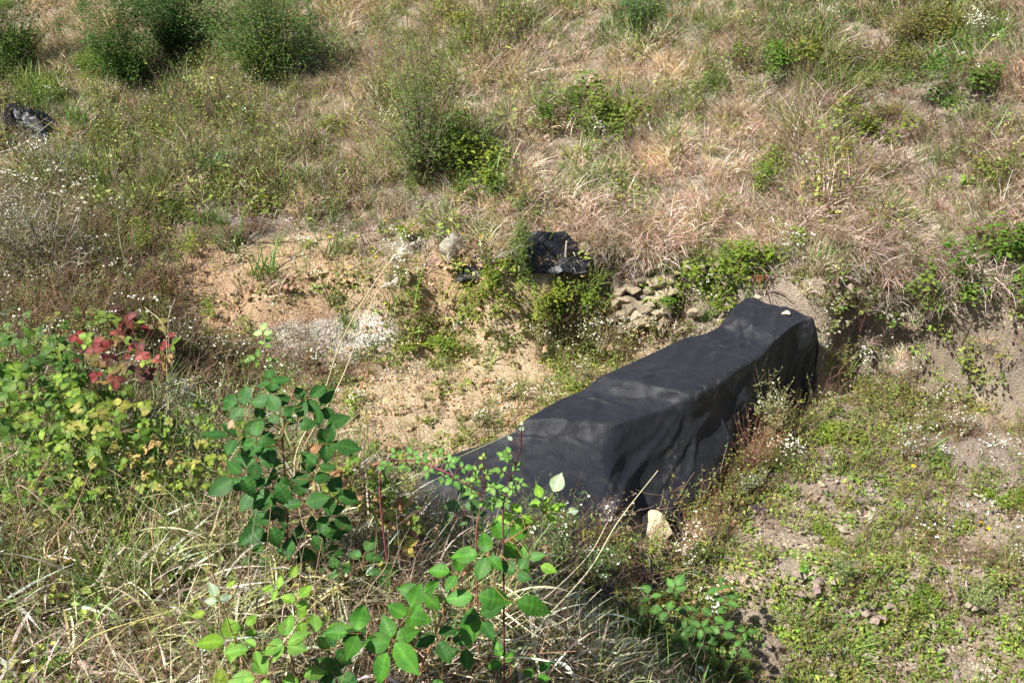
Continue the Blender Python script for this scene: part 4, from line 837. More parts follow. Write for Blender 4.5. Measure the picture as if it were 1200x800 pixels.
bramble("arching bramble cane with mid green leaves and yellow-green tip, bottom centre foreground", [(470, 830, .0), (505, 755, .22), (530, 690, .34), (570, 650, .42), (612, 622, .47), (640, 600, .50)],
    [(495, 694, 32, 250, 4), (557, 698, 40, 270, 3), (592, 702, 38, -10, 1), (572, 650, 34, 175, 4), (590, 634, 28, 30, 3), (536, 672, 26, 160, 3), (520, 782, 36, 265, 1), (545, 758, 26, 200, 3, DG), (613, 655, 20, 10, 3), (626, 660, 24, -25, 1, BG),
     (610, 604, 22, 185, 4, BG), (640, 602, 18, 30, 3, BG), (635, 588, 16, 110, 3, BG), (646, 582, 20, 60, 1, WH), (659, 601, 15, 10, 1, WH), (604, 672, 20, 60, 3, DG), (560, 720, 28, 300, 3, DG)], MG, stemcol=(.30, .16, .08))
bramble("bramble cane with four broad sunlit green leaflets at the bottom edge, left of centre", [(440, 850, .0), (452, 800, .2), (458, 752, .33)],
    [(461, 750, 42, 250, 5), (420, 742, 34, 170, 3), (478, 722, 32, 75, 3), (512, 742, 26, 300, 3, DG), (402, 790, 34, 240, 3, DG)], MG)
bramble("bramble shoot with fresh green leaves spreading beside the left bottom foreground", [(360, 850, .0), (348, 800, .18), (338, 756, .3)],
    [(335, 756, 32, 110, 5), (392, 760, 30, 30, 3, DG), (372, 742, 28, 20, 3), (352, 790, 34, 290, 3), (312, 792, 38, 200, 3), (388, 786, 30, 330, 3, DG), (300, 760, 24, 190, 3)], (.13, .26, .045))
bramble("small yellow-green bramble seedling with pale young leaves in the lower left", [(300, 800, .0), (285, 770, .14), (275, 750, .22), (262, 712, .33), (255, 700, .36)],
    [(275, 750, 32, 190, 3, BG), (262, 772, 28, 260, 1, YG), (285, 738, 18, 60, 3, BG), (256, 704, 18, 110, 3, WH), (262, 692, 14, 60, 1, YG), (247, 715, 18, 200, 1, YG), (326, 690, 17, 170, 3, BG), (346, 706, 20, 60, 3, BG), (352, 726, 18, 0, 3, BG), (336, 680, 14, 50, 1, YG)], BG, stemcol=(.3, .25, .1), thick=.0022)
bramble("slender purple-stemmed bramble with small leaves standing in front of the black sheet", [(590, 640, .1), (590, 590, .42), (602, 550, .62), (610, 525, .72), (611, 503, .80)],
    [(600, 573, 9, 180, 5), (592, 587, 10, 220, 5), (598, 562, 9, 0, 3), (590, 553, 9, 160, 3), (603, 545, 8, 20, 5), (592, 535, 9, 150, 5), (598, 531, 10, 200, 3), (602, 518, 9, 120, 1, WH), (609, 508, 9, 80, 1, WH), (611, 500, 6, 90, 1, (.5, .5, .3)), (580, 590, 9, 190, 5), (608, 566, 9, -20, 3)], (.12, .24, .05), stemcol=(.12, .04, .05), thick=.0026, lod=MID)
bramble("short bramble spray with rounded leaves just left of the purple-stemmed one", [(558, 640, .1), (562, 600, .38), (568, 565, .55), (566, 540, .66)],
    [(566, 537, 6, 90, 3, YG), (562, 550, 9, 160, 3), (569, 556, 9, 30, 3), (575, 570, 11, 0, 5), (560, 560, 9, 200, 3), (556, 578, 10, 170, 5), (570, 586, 10, 300, 3), (548, 566, 9, 160, 5), (583, 579, 9, -30, 3)], (.13, .25, .05), lod=MID, thick=.0024)
bramble("trailing bramble runner with small green leaves over the near left corner of the black sheet", [(445, 560, .12), (475, 540, .40), (510, 548, .52), (540, 563, .56), (566, 582, .55)],
    [(484, 534, 9, 120, 3), (494, 540, 10, 60, 5), (503, 549, 10, 250, 3), (513, 534, 9, 80, 3), (525, 542, 11, 30, 5), (530, 560, 11, 300, 3), (478, 545, 9, 200, 3), (541, 548, 9, 10, 3), (465, 533, 9, 130, 3), (454, 546, 10, 200, 5), (520, 556, 9, 250, 3), (552, 566, 9, -10, 3)], (.10, .22, .05), stemcol=(.2, .06, .07), lod=MID, thick=.0026)
bramble("dark green bramble patch with small leaves on the slope below the pale rock", [(860, 840, .0), (850, 780, .10), (835, 745, .16), (812, 720, .18), (780, 700, .18)],
    [(u, v, s, a, 5 if i % 2 else 3) for i, (u, v, s, a) in enumerate([(850, 770, 17, 200), (832, 756, 18, 160), (845, 742, 17, 60), (822, 735, 17, 200), (835, 722, 18, 40), (812, 716, 16, 180), (850, 705, 16, 50), (800, 738, 17, 220), (782, 716, 17, 160), (770, 735, 16, 240), (752, 722, 16, 180), (806, 762, 18, 250), (860, 758, 16, -30), (866, 782, 18, -60), (826, 780, 18, 230), (738, 740, 16, 200), (762, 700, 15, 110), (790, 690, 14, 60), (842, 690, 15, 90), (872, 740, 12, 20)])], (.085, .19, .045), lod=MID, up=.7)
bramble("bramble with few broad leaves half hidden at the near end of the sheet", [(548, 650, .0), (545, 620, .16), (542, 598, .25)],
    [(543, 594, 22, 90, 3), (552, 604, 20, 300, 3), (525, 612, 18, 180, 3)], (.075, .16, .05))
bramble("low bramble with bright leaves at the bottom edge right of centre", [(560, 860, 0), (590, 810, .12), (600, 780, .18)], [(480, 800, 36, 270, 3, (.14, .29, .05)), (628, 792, 20, 60, 3), (590, 776, 20, 120, 3)], MG, lod=MID)
bramble("young pale-leaved bramble shoot standing in front of the white gravel", [(312, 450, .0), (311, 430, .14), (309, 412, .26), (308, 392, .38)],
    [(308, 391, 12, 90, 3, (.30, .42, .16)), (303, 420, 12, 170, 3), (315, 425, 10, 20, 3), (310, 404, 10, 60, 3), (300, 418, 12, 200, 1)], (.16, .30, .06), lod=MID, thick=.0018)

bramble("bramble runner trailing low through the dry grass between the tall bramble and bottom edge", [(395, 690, .05), (420, 665, .12), (452, 650, .12), (490, 655, .08)],
    [(400, 672, 18, 120, 3), (425, 652, 20, 70, 3), (447, 668, 18, 280, 3), (470, 640, 17, 40, 3, YL), (482, 668, 16, -40, 3)], (.05, .13, .03), stemcol=(.25, .12, .08), lod=MID)
# compound leaves for the thicket on the left: one shared mesh per kind
def compound(seed):
    m = MB(); r = np.random.default_rng(seed); nl, nw = 7, 4; t = np.linspace(0, 1, nl + 1); prof = .42 * np.sin(math.pi * t ** .75) ** .8; prof[-1] = 0
    V = np.array([(q * prof[i] * (1 + (.10 if i % 2 else -.06) * (abs(q) == 1)), ti, .16 * abs(q) * prof[i] - .22 * ti ** 2 + .015 * (i % 2)) for i, ti in enumerate(t) for q in (-1, -.5, 0, .5, 1)])
    F = []
    for i in range(nl):
        for j in range(nw): a = i * 5 + j; F += [(a, a + 1, a + 6), (a, a + 6, a + 5)]
    sh = np.array([1.35 if j == 2 else .95 + .15 * ((i + j) % 2) for i in range(nl + 1) for j in range(5)])
    for a, s, o in ((0, 1, .22), (78, .85, .04), (-78, .85, .04)):
        a = math.radians(90 + a + r.uniform(-10, 10)); d = np.array([[math.cos(a), math.sin(a), r.uniform(-.25, .15)]])
        m.bake(V, F, d * o, frames(d, np.array([[r.normal(0, .2), r.normal(0, .2), 1]])), s, np.ones((1, 3)) * r.uniform(.85, 1.1), sh)
    tube(m, [(0, -.35, -.12), (0, 0, 0), (0, .22, 0)], .012, .01, (.9, .8, .7), 3)
    return m.mesh("leaf", M_LO, True)
CMP = [compound(i) for i in range(4)]
def thicket(label, u, v, ru, rv, n, px, pal, hgt=(.04, .42), name="bramble_thicket", stemcol=(.2, .15, .08), cat="bramble", up=.6):
    b = at(u, v + rv * .6); root = bpy.data.objects.new(name, None); S.collection.objects.link(root); root.location = [float(q) for q in b]; tag(root, label, cat)
    m = MB(); hub = [at(u + U(-.6, .6) * ru, v + U(.1, .9) * rv) for _ in range(7)]
    for i in range(n):
        a = U(0, 6.28); r = math.sqrt(U(0, 1)); uu, vv = u + ru * r * math.cos(a), v + rv * r * math.sin(a)
        hh = U(*hgt) * (1 - .35 * r * r); p = at(uu, vv, hh); dep = p[1] * CP - p[2] * SP; s = px / FPX * dep * U(.65, 1.3) * .62
        nrm = unit(up * np.array([-.15, 0, 1]) + (1 - up) * unit(-p) + RNG.normal(0, .28, 3)); a2 = U(0, 6.28)
        dd = math.cos(a2) * RIGHT + math.sin(a2) * IMUP + np.array([0, 0, -.2]); M = frames(unit(dd - nrm * (dd @ nrm) * .8)[None], nrm[None])[0]
        c = np.array(pal[RNG.integers(0, len(pal))]) * U(.75, 1.25); link("leaf", CMP[RNG.integers(0, 4)], root, p - b, to_rot(M), s, tuple(np.clip(c, .01, .9)))
        if i % 6 == 0:
            q = hub[RNG.integers(0, 7)]; tube(m, spline([q - b, (q + p) / 2 - b + [0, 0, .04], p - b], 8), .0018, .001, (1, 1, 1), 4)
    link("cane", m.mesh("cane", M_GO, True), root, color=stemcol); return root
G3 = [(.075, .15, .02), (.12, .20, .028), (.05, .115, .02), (.16, .24, .04)]; Y3 = [(.21, .27, .045), (.17, .24, .038), (.27, .26, .065), (.11, .18, .03)]; R3 = [(.20, .035, .035), (.12, .03, .03), (.24, .07, .06), (.09, .04, .035), (.17, .14, .045)]
thicket("dense bramble thicket with fresh green leaves along the left edge", 35, 455, 65, 70, 170, 19, G3)
thicket("yellow-green bramble leaves in the middle of the left thicket", 105, 500, 75, 55, 140, 18, Y3 + G3[:2])
thicket("small-leaved green undergrowth at the left edge below the bramble thicket", 55, 555, 70, 45, 120, 12, Y3[:2] + G3, (.06, .28))
thicket("bramble turned crimson by autumn, above the left thicket", 140, 405, 62, 46, 70, 18, R3 + [(.20, .27, .05), (.14, .22, .04), (.25, .16, .06)], (.16, .46), name="red_leaved_bramble", stemcol=(.3, .1, .08))
thicket("single bramble spray with dull red-brown leaves right of the crimson one", 165, 418, 22, 20, 12, 18, R3[1:4], (.2, .42), name="red_leaved_bramble")
thicket("yellowing bramble leaves along the rim between thicket and tall dark green bramble", 205, 545, 70, 32, 90, 13, Y3 + [(.45, .30, .12)], (.05, .25))
thicket("spreading weeds with yellow-green leaves at the rim beside the red-leaved bramble", 240, 500, 60, 28, 70, 11, Y3 + G3, (.05, .25))
thicket("green leaves and dry brown leaves mixed on the rim right of the upright bramble", 425, 560, 55, 40, 90, 12, G3 + Y3 + [(.40, .22, .12)], (.06, .28))
thicket("low yellowing creeper leaves on the bank below the sheet's near corner", 480, 605, 48, 30, 60, 13, Y3 + [(.42, .25, .13), (.30, .12, .08)], (.05, .25))
thicket("bright three-part leaves catching sun at the far end of the left thicket rim", 90, 385, 60, 22, 60, 10, Y3 + G3, (.1, .3))
thicket("dark leafy weeds at the far left of the rim", 20, 385, 40, 25, 50, 11, [(.08, .15, .04), (.10, .18, .05)], (.1, .35))

# ------------------------------------------------------------------ leafy patches and shrubs of the slope
def leaf_cloud(n, R, hz, size, pal, tpl=leaf4, lumps=9, seed=0):
    """small leaves spread through a lumpy, gappy mound"""
    m = MB(); c = np.stack([RNG.normal(0, .5, lumps), RNG.normal(0, .5, lumps), U(.15, .8, lumps)], -1); k = RNG.integers(0, lumps, n)
    d = rdir(n, -.5, 1); r = U(.1, 1.1, n) ** .6 * U(.25, .55, lumps)[k]
    p = (c[k] + d * r[:, None]); p[:, 2] = np.abs(p[:, 2]); p *= [R, R, hz]
    nn = leafn(n) + d * .5; m.bake(*tpl, p, frames(rdir(n, -.5, .5), nn), U(*size, n), pick(pal, n, .2))
    for q in c: tube(m, spline([(q[0] * R * .3, q[1] * R * .3, -.03), (q[0] * R * .8, q[1] * R * .8, q[2] * hz * .5), (q[0] * R, q[1] * R, q[2] * hz)], 6), .004, .0015, (.16, .09, .06), 3)
    return m
def foliage_kind(*a, **k): return [leaf_cloud(*a, **k).mesh("foliage", M_LO) for _ in range(3)]
K_BRM = foliage_kind(620, .5, .62, (.05, .095), [(1, 1, 1), (1.2, 1.1, .9), (.8, .9, .8), (1.5, 1.3, .8)])
K_FINE = foliage_kind(2400, .5, .6, (.02, .042), [(1, 1, 1), (1.15, 1.1, .9), (.8, .85, .8)], lumps=9)
K_AUT = foliage_kind(260, .5, .6, (.07, .12), [(1, 1, 1), (1.6, .8, .4), (1.2, .5, .3), (1, 1.1, .6)])
def hill_patch(label, u, v, px, kind, color, name="bramble_patch", cat="bramble", flat=1.0, sy=1.0):
    p = at(u, v); dep = p[1] * CP - p[2] * SP; s = px / FPX * dep
    root = bpy.data.objects.new(name, None); S.collection.objects.link(root); root.location = [float(q) for q in p]; root.rotation_euler = (0, 0, U(0, 6.28)); root.scale = (s, s * sy, s * flat); tag(root, label, cat)
    link("foliage", kind[RNG.integers(0, 3)], root, (0, 0, 0), color=(color[0] * .85, color[1] * .80, color[2] * .6)); return root
BR = "bramble_patch"
for L in PATCHES: hill_patch(*[{'K_BRM': K_BRM, 'K_FINE': K_FINE, 'K_AUT': K_AUT}.get(q, q) if isinstance(q, str) else q for q in L])

def shrub(label, u, v, wpx, hpx, color, n=5200, size=(.016, .034), name="leafy_shrub", bark=(.20, .17, .10), lean=0, tpl=leaf4, branches=22, lump=.125, pal=None):
    """a many-stemmed bush: tapered stems, side limbs, leaves in clumps along them"""
    p = at(u, v); dep = p[1] * CP - p[2] * SP; W = wpx / FPX * dep / 2 * 1.2; Hh = hpx / FPX * dep / .9 * 1.15
    root = bpy.data.objects.new(name, None); S.collection.objects.link(root); root.location = [float(q) for q in p]; tag(root, label, "shrub")
    m = MB(); tips = []
    for i in range(branches):
        a = U(0, 6.28); r = math.sqrt(U(0, 1)); top = np.array([math.cos(a) * r * W, math.sin(a) * r * W * .8, Hh * (1 - .6 * r * r) * U(.45, 1.2)])
        C = spline([(U(-.06, .06), U(-.06, .06), -.05), top * [.45, .45, .5] + RNG.normal(0, .03, 3), top + [lean * Hh * .1, 0, 0]], 12); tube(m, C, .007, .002, (1, 1, 1), 5)
        for j in range(9):
            q = C[RNG.integers(1, 12)]; e = q + rdir(1, -.1, .9)[0] * U(.25, .6) * W * .7; tube(m, spline([q, (q + e) / 2 + RNG.normal(0, .01, 3), e], 5), .004, .001, (1, 1, 1), 3); tips.append((q + e) / 2); tips.append(e)
        tips.append(C[-1]); tips.append(C[8])
    tips = np.array(tips); f = MB(); k = RNG.integers(0, len(tips), n); sc_ = U(.25, 1.25, len(tips))[k][:, None]; k2 = U(0, 1, len(tips))[k] > .22; k = np.where(k2, k, (k * 7 + 3) % len(tips))
    pos = tips[k] + RNG.normal(0, 1, (n, 3)) * lump * W * sc_; pos[:, 2] = np.maximum(pos[:, 2], .02)
    hue = pick(pal or [(1, 1, 1), (1.2, 1.15, .9), (.8, .88, .85), (.95, 1, .9)], n, .14)
    f.bake(*tpl, pos, frames(rdir(n, -.4, .6), leafn(n)), U(*size, n), hue)
    link("stem", m.mesh("stem", M_BARK, True), root, color=bark); link("foliage", f.mesh("foliage", M_LO), root, color=color); return root
shrub("dark green bush filling the top left corner", 18, 95, 125, 120, (.085, .175, .03), 15000)
shrub("rounded dark green bush near the top left, tallest of the upper slope", 200, 62, 120, 105, (.06, .13, .03), 17000)
shrub("mid green bushy shrub left of the rounded dark one", 148, 98, 105, 72, (.08, .16, .033), 12000)
shrub("loose pale green shrub right of the rounded dark bush", 318, 92, 135, 100, (.12, .20, .05), 15000, lump=.22)
shrub("blue-green narrow shrub at the right edge of the loose pale shrub", 362, 55, 34, 60, (.13, .24, .10), 1800, (.014, .028), branches=8)
shrub("feathery willow-like shrub with thin upright twigs in the middle of the slope", 498, 215, 125, 170, (.17, .24, .065), 7500, (.02, .045), name="feathery_shrub", tpl=leaf_n, branches=34, lump=.12)
shrub("slender dark sapling rising above the feathery shrub's left side", 488, 150, 30, 85, (.10, .16, .05), 1600, (.018, .034), name="sapling", tpl=leaf_n, branches=6, lump=.3)
shrub("feathery green weed bush in front of the crumpled plastic's left side", 610, 318, 26, 62, (.15, .23, .06), 2600, (.016, .034), name="feathery_weed", tpl=leaf_n, branches=9, lump=.25)
shrub("brownish green twiggy bush beside the rim at far left", 60, 330, 130, 80, (.15, .17, .07), 5000, (.014, .028), name="twiggy_bush", tpl=leaf_n, branches=34, lump=.14, bark=(.30, .25, .2))

# grass tussocks and flowering weeds that stand alone
def tuss(label, u, v, px, coll, k, color, name="grass_tussock", cat="grass tussock", group=None, wid=1.0):
    src = coll.objects[k % coll['n']].data; key = src.name + "_obj"
    me = bpy.data.meshes.get(key)
    if not me: me = src.copy(); me.name = key; me.materials.clear(); me.materials.append(M_LO)
    p = at(u, v); dep = p[1] * CP - p[2] * SP; hgt = max(vv.co.z for vv in me.vertices) if 'h' not in me else me['h']; me['h'] = hgt
    s = px / FPX * dep / hgt / .85
    o = link(name, me, None, p, (RNG.normal(0, .1), RNG.normal(0, .1), U(0, 6.28)), (s * wid, s * wid, s), color); tag(o, label, cat, group); return o
tuss("green long-bladed grass tussock on the right of the orange mound", 395, 355, 46, C_FGR, 1, (1.1, 1.1, 1))
tuss("second green grass tussock in front of the slump, beside the weed mat", 540, 412, 34, C_FGR, 2, (1.3, 1.2, 1.1))
tuss("tall straw and green grass tussock at the left flank of the orange slump", 470, 360, 62, C_FGR, 3, (1.5, 1.3, 1.1))
tuss("small grass tussock on pale sand near the black sheet", 612, 455, 34, C_FGR, 0, (1.4, 1.3, 1.1))
tuss("tall grass tussock on the right flank of the orange slump", 530, 350, 50, C_FGR, 2, (1.5, 1.35, 1.0))
tuss("dark yellowish grass tussock on top of the orange mound", 297, 322, 18, C_FGR, 0, (1.3, .95, .6))
tuss("broad-bladed green grass at the left end of the sand floor", 420, 470, 30, C_FGR, 1, (1.3, 1.2, .9))
DAISY = [(340, 470, 60), (372, 440, 50), (325, 500, 50), (360, 330, 50), (375, 345, 40), (350, 300, 36), (392, 320, 44), (205, 520, 50), (230, 510, 44), (215, 500, 40), (255, 515, 40), (150, 345, 44), (115, 350, 40), (560, 420, 46), (600, 425, 40), (655, 440, 50), (675, 420, 44), (690, 400, 44),
    (700, 430, 50), (730, 410, 44), (640, 500, 44), (620, 480, 40), (580, 500, 36), (760, 395, 36), (690, 610, 66), (712, 600, 60), (735, 590, 50), (905, 560, 48), (1010, 450, 50), (1035, 440, 44), (1060, 460, 40), (1090, 490, 40), (1120, 480, 44), (955, 430, 50), (962, 400, 40), (950, 360, 30), (1130, 55, 40), (1145, 75, 36), (30, 270, 60), (60, 260, 60), (90, 280, 56), (20, 230, 50), (50, 220, 50), (110, 260, 50), (75, 305, 50), (10, 300, 50), (200, 470, 44)]
LB = rel_labels("daisy plant", [q[:2] for q in DAISY])
for i, (u, v, s) in enumerate(DAISY):
    tuss(LB[i], u, v, s, C_DAI, i, (1, 1, 1), "daisy_plant", "daisy plant", "small white daisy plants", .9)
f_weed_pts = []
while len(f_weed_pts) < 110:
    u, v = U(400, 1195), U(400, 795); p = at(u, v); 
    if on_floor(p[0:1], p[1:2])[0] > .9 and not blocked(p[0:1], p[1:2])[0] and U(0, 1) < .25 + float(f_fw(p[0:1], p[1:2])[0]): f_weed_pts.append((u, v))
LB = rel_labels("small leafy weed", f_weed_pts)
for i, (u, v) in enumerate(f_weed_pts):
    tuss(LB[i], u, v, U(7, 15), C_WEED if i % 3 else C_STK, i, (U(.8, 1.2),) * 3, "leafy_weed", "weed", "small weeds on the trench floor", 1.0)

# yellow flowers
fm = MB(); fr0 = np.eye(3)[None]; fm.bake(disc[0], disc[1], [(0, 0, .16)], fr0, .012, [(1, 1, 1)]); fm.bake(disc[0], disc[1], [(0, 0, .163)], fr0, .006, [(1, .8, .5)]); tube(fm, [(0, 0, -.01), (.006, .003, .08), (0, 0, .16)], .0012, .0009, (.25, .45, .6), 3)
FM = fm.mesh("yellow_flower", M_LO)
YF = [(1066, 573), (1143, 628), (1146, 640), (566, 317), (565, 300), (542, 301), (587, 363), (478, 307), (415, 332), (388, 297), (446, 322), (706, 381), (233, 362), (191, 251), (349, 32), (344, 82), (278, 82), (310, 195), (640, 395), (460, 280), (434, 310)]
for (u, v), lb in zip(YF, rel_labels("small yellow flower", YF)):
    tag(link("yellow_flower", FM, None, at(u, v, .0), (RNG.normal(.1, .15), RNG.normal(0, .15), U(0, 6)), U(.8, 1.15), (.80, .52, .02)), lb, "flower", "small yellow flowers")

# ------------------------------------------------------------------ stalks, sprays and twigs in front
def stalk(label, pts, r=.0022, color=(.55, .44, .27), head=0, name="dry_grass_stalk", cat="grass stalk", headcol=(.68, .58, .45)):
    P = run(pts); b = P[0]; m = MB(); C = spline(P - b, 36); tube(m, C, r, r * .4, (1, 1, 1), 5)
    root = link(name, m.mesh("stalk", M_GO, True), None, b, color=color); tag(root, label, cat)
    if head:
        h = MB(); n = 90; i = 36 - head + RNG.integers(0, head, n); i = np.clip(i, 1, 35); d = (C[i] - C[i - 1]); d /= np.linalg.norm(d, axis=1, keepdims=True)
        h.bake(*leaf_n, C[i] + RNG.normal(0, .0015, (n, 3)), frames(d + RNG.normal(0, .28, (n, 3)), leafn(n)), U(.010, .02, n), pick([(1, 1, 1)], n, .12)); o = link("seed_head", h.mesh("seed_head", M_GO), root, (0, 0, 0), color=headcol)
    return root
stalk("tall straw grass stalk with drooping pale seed head in front of the white gravel", [(345, 545, .1), (375, 475, .4), (400, 400, .62), (440, 330, .82), (468, 296, .90), (492, 283, .93)], head=9)
stalk("second shorter grass stalk with pale seed head below the tall one", [(350, 540, .1), (395, 455, .4), (420, 395, .56), (440, 345, .66), (462, 330, .70)], head=6)
stalk("long straw stalk leaning right across the dark side of the black sheet", [(636, 728, .15), (690, 668, .32), (725, 610, .45), (771, 551, .6)], r=.0026, color=(.55, .50, .30))
stalk("bleached grass stalk running from the bottom centre toward the pale rock", [(530, 775, .12), (590, 735, .16), (645, 695, .22), (690, 650, .32), (712, 612, .40)], color=(.58, .48, .36))
stalk("long straw stalk lying across the bottom centre foreground", [(560, 770, .10), (620, 742, .12), (665, 725, .16), (705, 690, .24)], r=.003, color=(.66, .55, .36))
stalk("thin green-yellow grass blade crossing the corner of the sheet", [(400, 598, .1), (480, 560, .34), (545, 532, .42), (605, 505, .48)], r=.0016, color=(.42, .46, .20))
stalk("thin straw stalk slanting over the left thicket", [(155, 530, .05), (130, 480, .2), (83, 432, .4)], r=.002, color=(.60, .50, .16))
stalk("upright yellow-green stem beside the slanting straw stalk at left", [(84, 545, .0), (82, 480, .22), (84, 432, .42)], r=.002, color=(.42, .42, .12))
stalk("tall thin pale stalk rising from the red-leaved bramble", [(200, 520, .0), (196, 440, .25), (193, 385, .45), (170, 360, .5)], r=.0022, color=(.50, .48, .25))
stalk("pale bent grass stem rising in the left half at the rim", [(190, 515, .0), (200, 450, .2), (197, 380, .45), (205, 350, .5)], r=.0015, color=(.58, .50, .35))
stalk("upright pale stem in front of the weeds at far left", [(155, 340, .0), (142, 290, .3), (137, 250, .45)], r=.0022, color=(.40, .50, .30))
stalk("thin slanting straw stem at the far left edge", [(95, 340, .0), (100, 300, .22), (90, 262, .45)], r=.002, color=(.5, .38, .28))
stalk("long pale twig slanting up from the left edge over the black plastic", [(-30, 185, .25), (20, 172, .3), (62, 142, .45)], r=.004, color=(.50, .44, .38))
stalk("olive grass stalk bending over the tall bramble's top", [(420, 545, .05), (385, 520, .3), (440, 470, .42), (475, 452, .45)], r=.0016, color=(.45, .44, .2))
stalk("wiry straw stem leaning across the lower left grass", [(60, 790, .0), (110, 745, .1), (200, 715, .12), (250, 690, .15)], r=.0022, color=(.50, .46, .16))
stalk("pair-topped bare stem standing in the middle of the lower left thatch", [(20, 570, .0), (90, 620, .2), (60, 560, .35), (40, 500, .5)], r=.0018, color=(.40, .30, .2))
stalk("pale straw blade leaning over the black sheet's near corner", [(590, 600, .05), (565, 575, .22), (548, 552, .33), (528, 545, .36)], r=.0018, color=(.62, .50, .30))
BS = [((20, 640), (60, 530)), ((55, 650), (110, 540)), ((100, 610), (75, 540)), ((295, 720), (300, 600)), ((312, 730), (318, 590)), ((365, 735), (360, 620)), ((372, 740), (378, 630)), ((412, 720), (470, 640)), ((180, 640), (195, 560)), ((350, 700), (340, 610)), ((240, 640), (180, 610)), ((430, 700), (455, 620)), ((130, 700), (60, 640)), ((160, 690), (150, 600))]
LB = rel_labels("bare brown grass stem", [q[1] for q in BS])
for i, (a, b) in enumerate(BS):
    mid = ((a[0] + b[0]) / 2 + U(-12, 12), (a[1] + b[1]) / 2, .2)
    o = stalk(LB[i], [(a[0], a[1], .02), mid, (b[0], b[1], .38)], r=U(.0012, .002), color=(.42 * U(.7, 1.3), .30, .18)); o['group'] = "bare stems in the thatch"

def twigs(label, u, v, n, L, color, name="twig_tangle", h0=.0, r=.002, up=.5):
    b = at(u, v, h0); m = MB()
    for i in range(n):
        p = np.array([U(-.12, .12), U(-.12, .12), 0]); d = rdir(1, -.05, up)[0]; pts = [p]
        for j in range(5): d = unit(d + RNG.normal(0, .3, 3) + [0, 0, .02]); pts.append(pts[-1] + d * U(.5, 1.2) * L / 5)
        C = spline(pts, 14); tube(m, C, r, r * .4, (1, 1, 1) if i % 3 else (.6, .6, .6), 4)
        for j in range(3): q = C[RNG.integers(3, 13)]; e = q + rdir(1, -.2, .8)[0] * L * U(.15, .4); tube(m, spline([q, (q + e) / 2 + RNG.normal(0, .012, 3), e], 6), r * .55, r * .3, (.9, .9, .9), 3)
    o = link(name, m.mesh(name, M_GO, True), None, b, color=color); tag(o, label, "twigs"); return o
twigs("tangle of bare pale twigs on the rim right of the red-leaved bramble", 215, 425, 16, .42, (.48, .38, .28), h0=.06)
twigs("dark tangle of dead stems in the hollow beneath the orange mound", 245, 415, 18, .35, (.22, .16, .12), h0=.03)
twigs("grey dead twigs behind the thicket at the left rim", 60, 350, 22, .5, (.32, .25, .2), h0=.05)
twigs("dry reddish twigs lying over the left rim behind the thicket", 50, 372, 14, .6, (.34, .20, .13), h0=.15, up=.2)
twigs("fine grey twigs drooping onto the near corner of the sheet", 505, 590, 12, .30, (.38, .32, .28), h0=.15, r=.0014)
twigs("tangle of straw-coloured twigs in front of the pale rock", 730, 660, 16, .36, (.42, .30, .22), h0=.03, r=.0016)
twigs("dead grey twigs across the centre thatch below the trailing runner", 470, 640, 14, .34, (.45, .38, .3), h0=.06, r=.0016)

def spray(label, u, v, hpx, n, color, stemcol, spread=.5, leafsize=(.012, .028), per=44, name="wormwood_plant", tips=None, r=.0016, leancol=None, lx=0.0, tpl=leaf_n, cat="weed"):
    """many-stemmed airy weed: upright stems, side shoots, small narrow leaves"""
    b = at(u, v); dep = b[1] * CP - b[2] * SP; Hh = hpx / FPX * dep / .85; m = MB(); f = MB()
    root = bpy.data.objects.new(name, None); S.collection.objects.link(root); root.location = [float(q) for q in b]; tag(root, label, cat)
    for i in range(n):
        a = U(0, 6.28); le = U(0, spread); top = np.array([math.cos(a) * le * Hh + lx * Hh, math.sin(a) * le * Hh * .7, Hh * U(.6, 1.05)])
        C = spline([(U(-.02, .02), U(-.02, .02), -.01), top * [.35, .35, .5], top], 14); tube(m, C, r, r * .4, (1, 1, 1), 4)
        Q = [C]
        for j in range(5):
            q = C[RNG.integers(4, 12)]; e = q + unit(rdir(1, .2, .9)[0] + [lx, 0, .3]) * Hh * U(.12, .28); c2 = spline([q, (q + e) / 2 - [0, 0, .006], e], 6); tube(m, c2, r * .5, r * .25, (1, 1, 1), 3); Q.append(c2)
        A = np.concatenate(Q); p = A[RNG.integers(3, len(A), per)] + RNG.normal(0, .003, (per, 3))
        f.bake(*tpl, p, frames(rdir(per, -.1, .9), leafn(per)), U(*leafsize, per), pick([(1, 1, 1), (1.2, 1.1, .9), (.8, .9, .8)], per, .15))
        if tips is not None:
            k = 7; p = A[-k:] + RNG.normal(0, .006, (k, 3)); nn = leafn(k); f.bake(disc[0], disc[1], p, frames(np.cross(nn, [1., 0, 0]), nn), U(.003, .006, k), np.tile(np.array(tips) / np.array(color), (k, 1)))
    link("stem", m.mesh("stem", M_GO, True), root, color=stemcol); link("foliage", f.mesh("foliage", M_LO), root, color=color); return root
spray("pale grey-green wormwood spray standing against the dark side of the sheet", 898, 528, 100, 26, (.40, .41, .19), (.32, .26, .14), .45, per=46, tips=(.7, .68, .6), lx=-.08)
spray("bushy aster with small green leaves in front of the sheet's near end", 655, 668, 110, 15, (.16, .24, .09), (.20, .17, .1), .42, per=60, tips=(.75, .75, .72), name="aster_plant")
spray("upright aster left of the bushy one, at the corner of the sheet", 625, 640, 85, 8, (.15, .22, .09), (.18, .16, .1), .35, per=50, name="aster_plant")
spray("leafy aster between the bushy one and the pale rock", 700, 690, 75, 12, (.15, .24, .08), (.20, .15, .1), .5, per=55, tips=(.75, .75, .72), name="aster_plant")
spray("reddish dry weed stems leaning beside the right side of the sheet", 872, 565, 90, 24, (.34, .26, .16), (.33, .16, .11), .5, per=14, name="dry_weed", lx=.12)
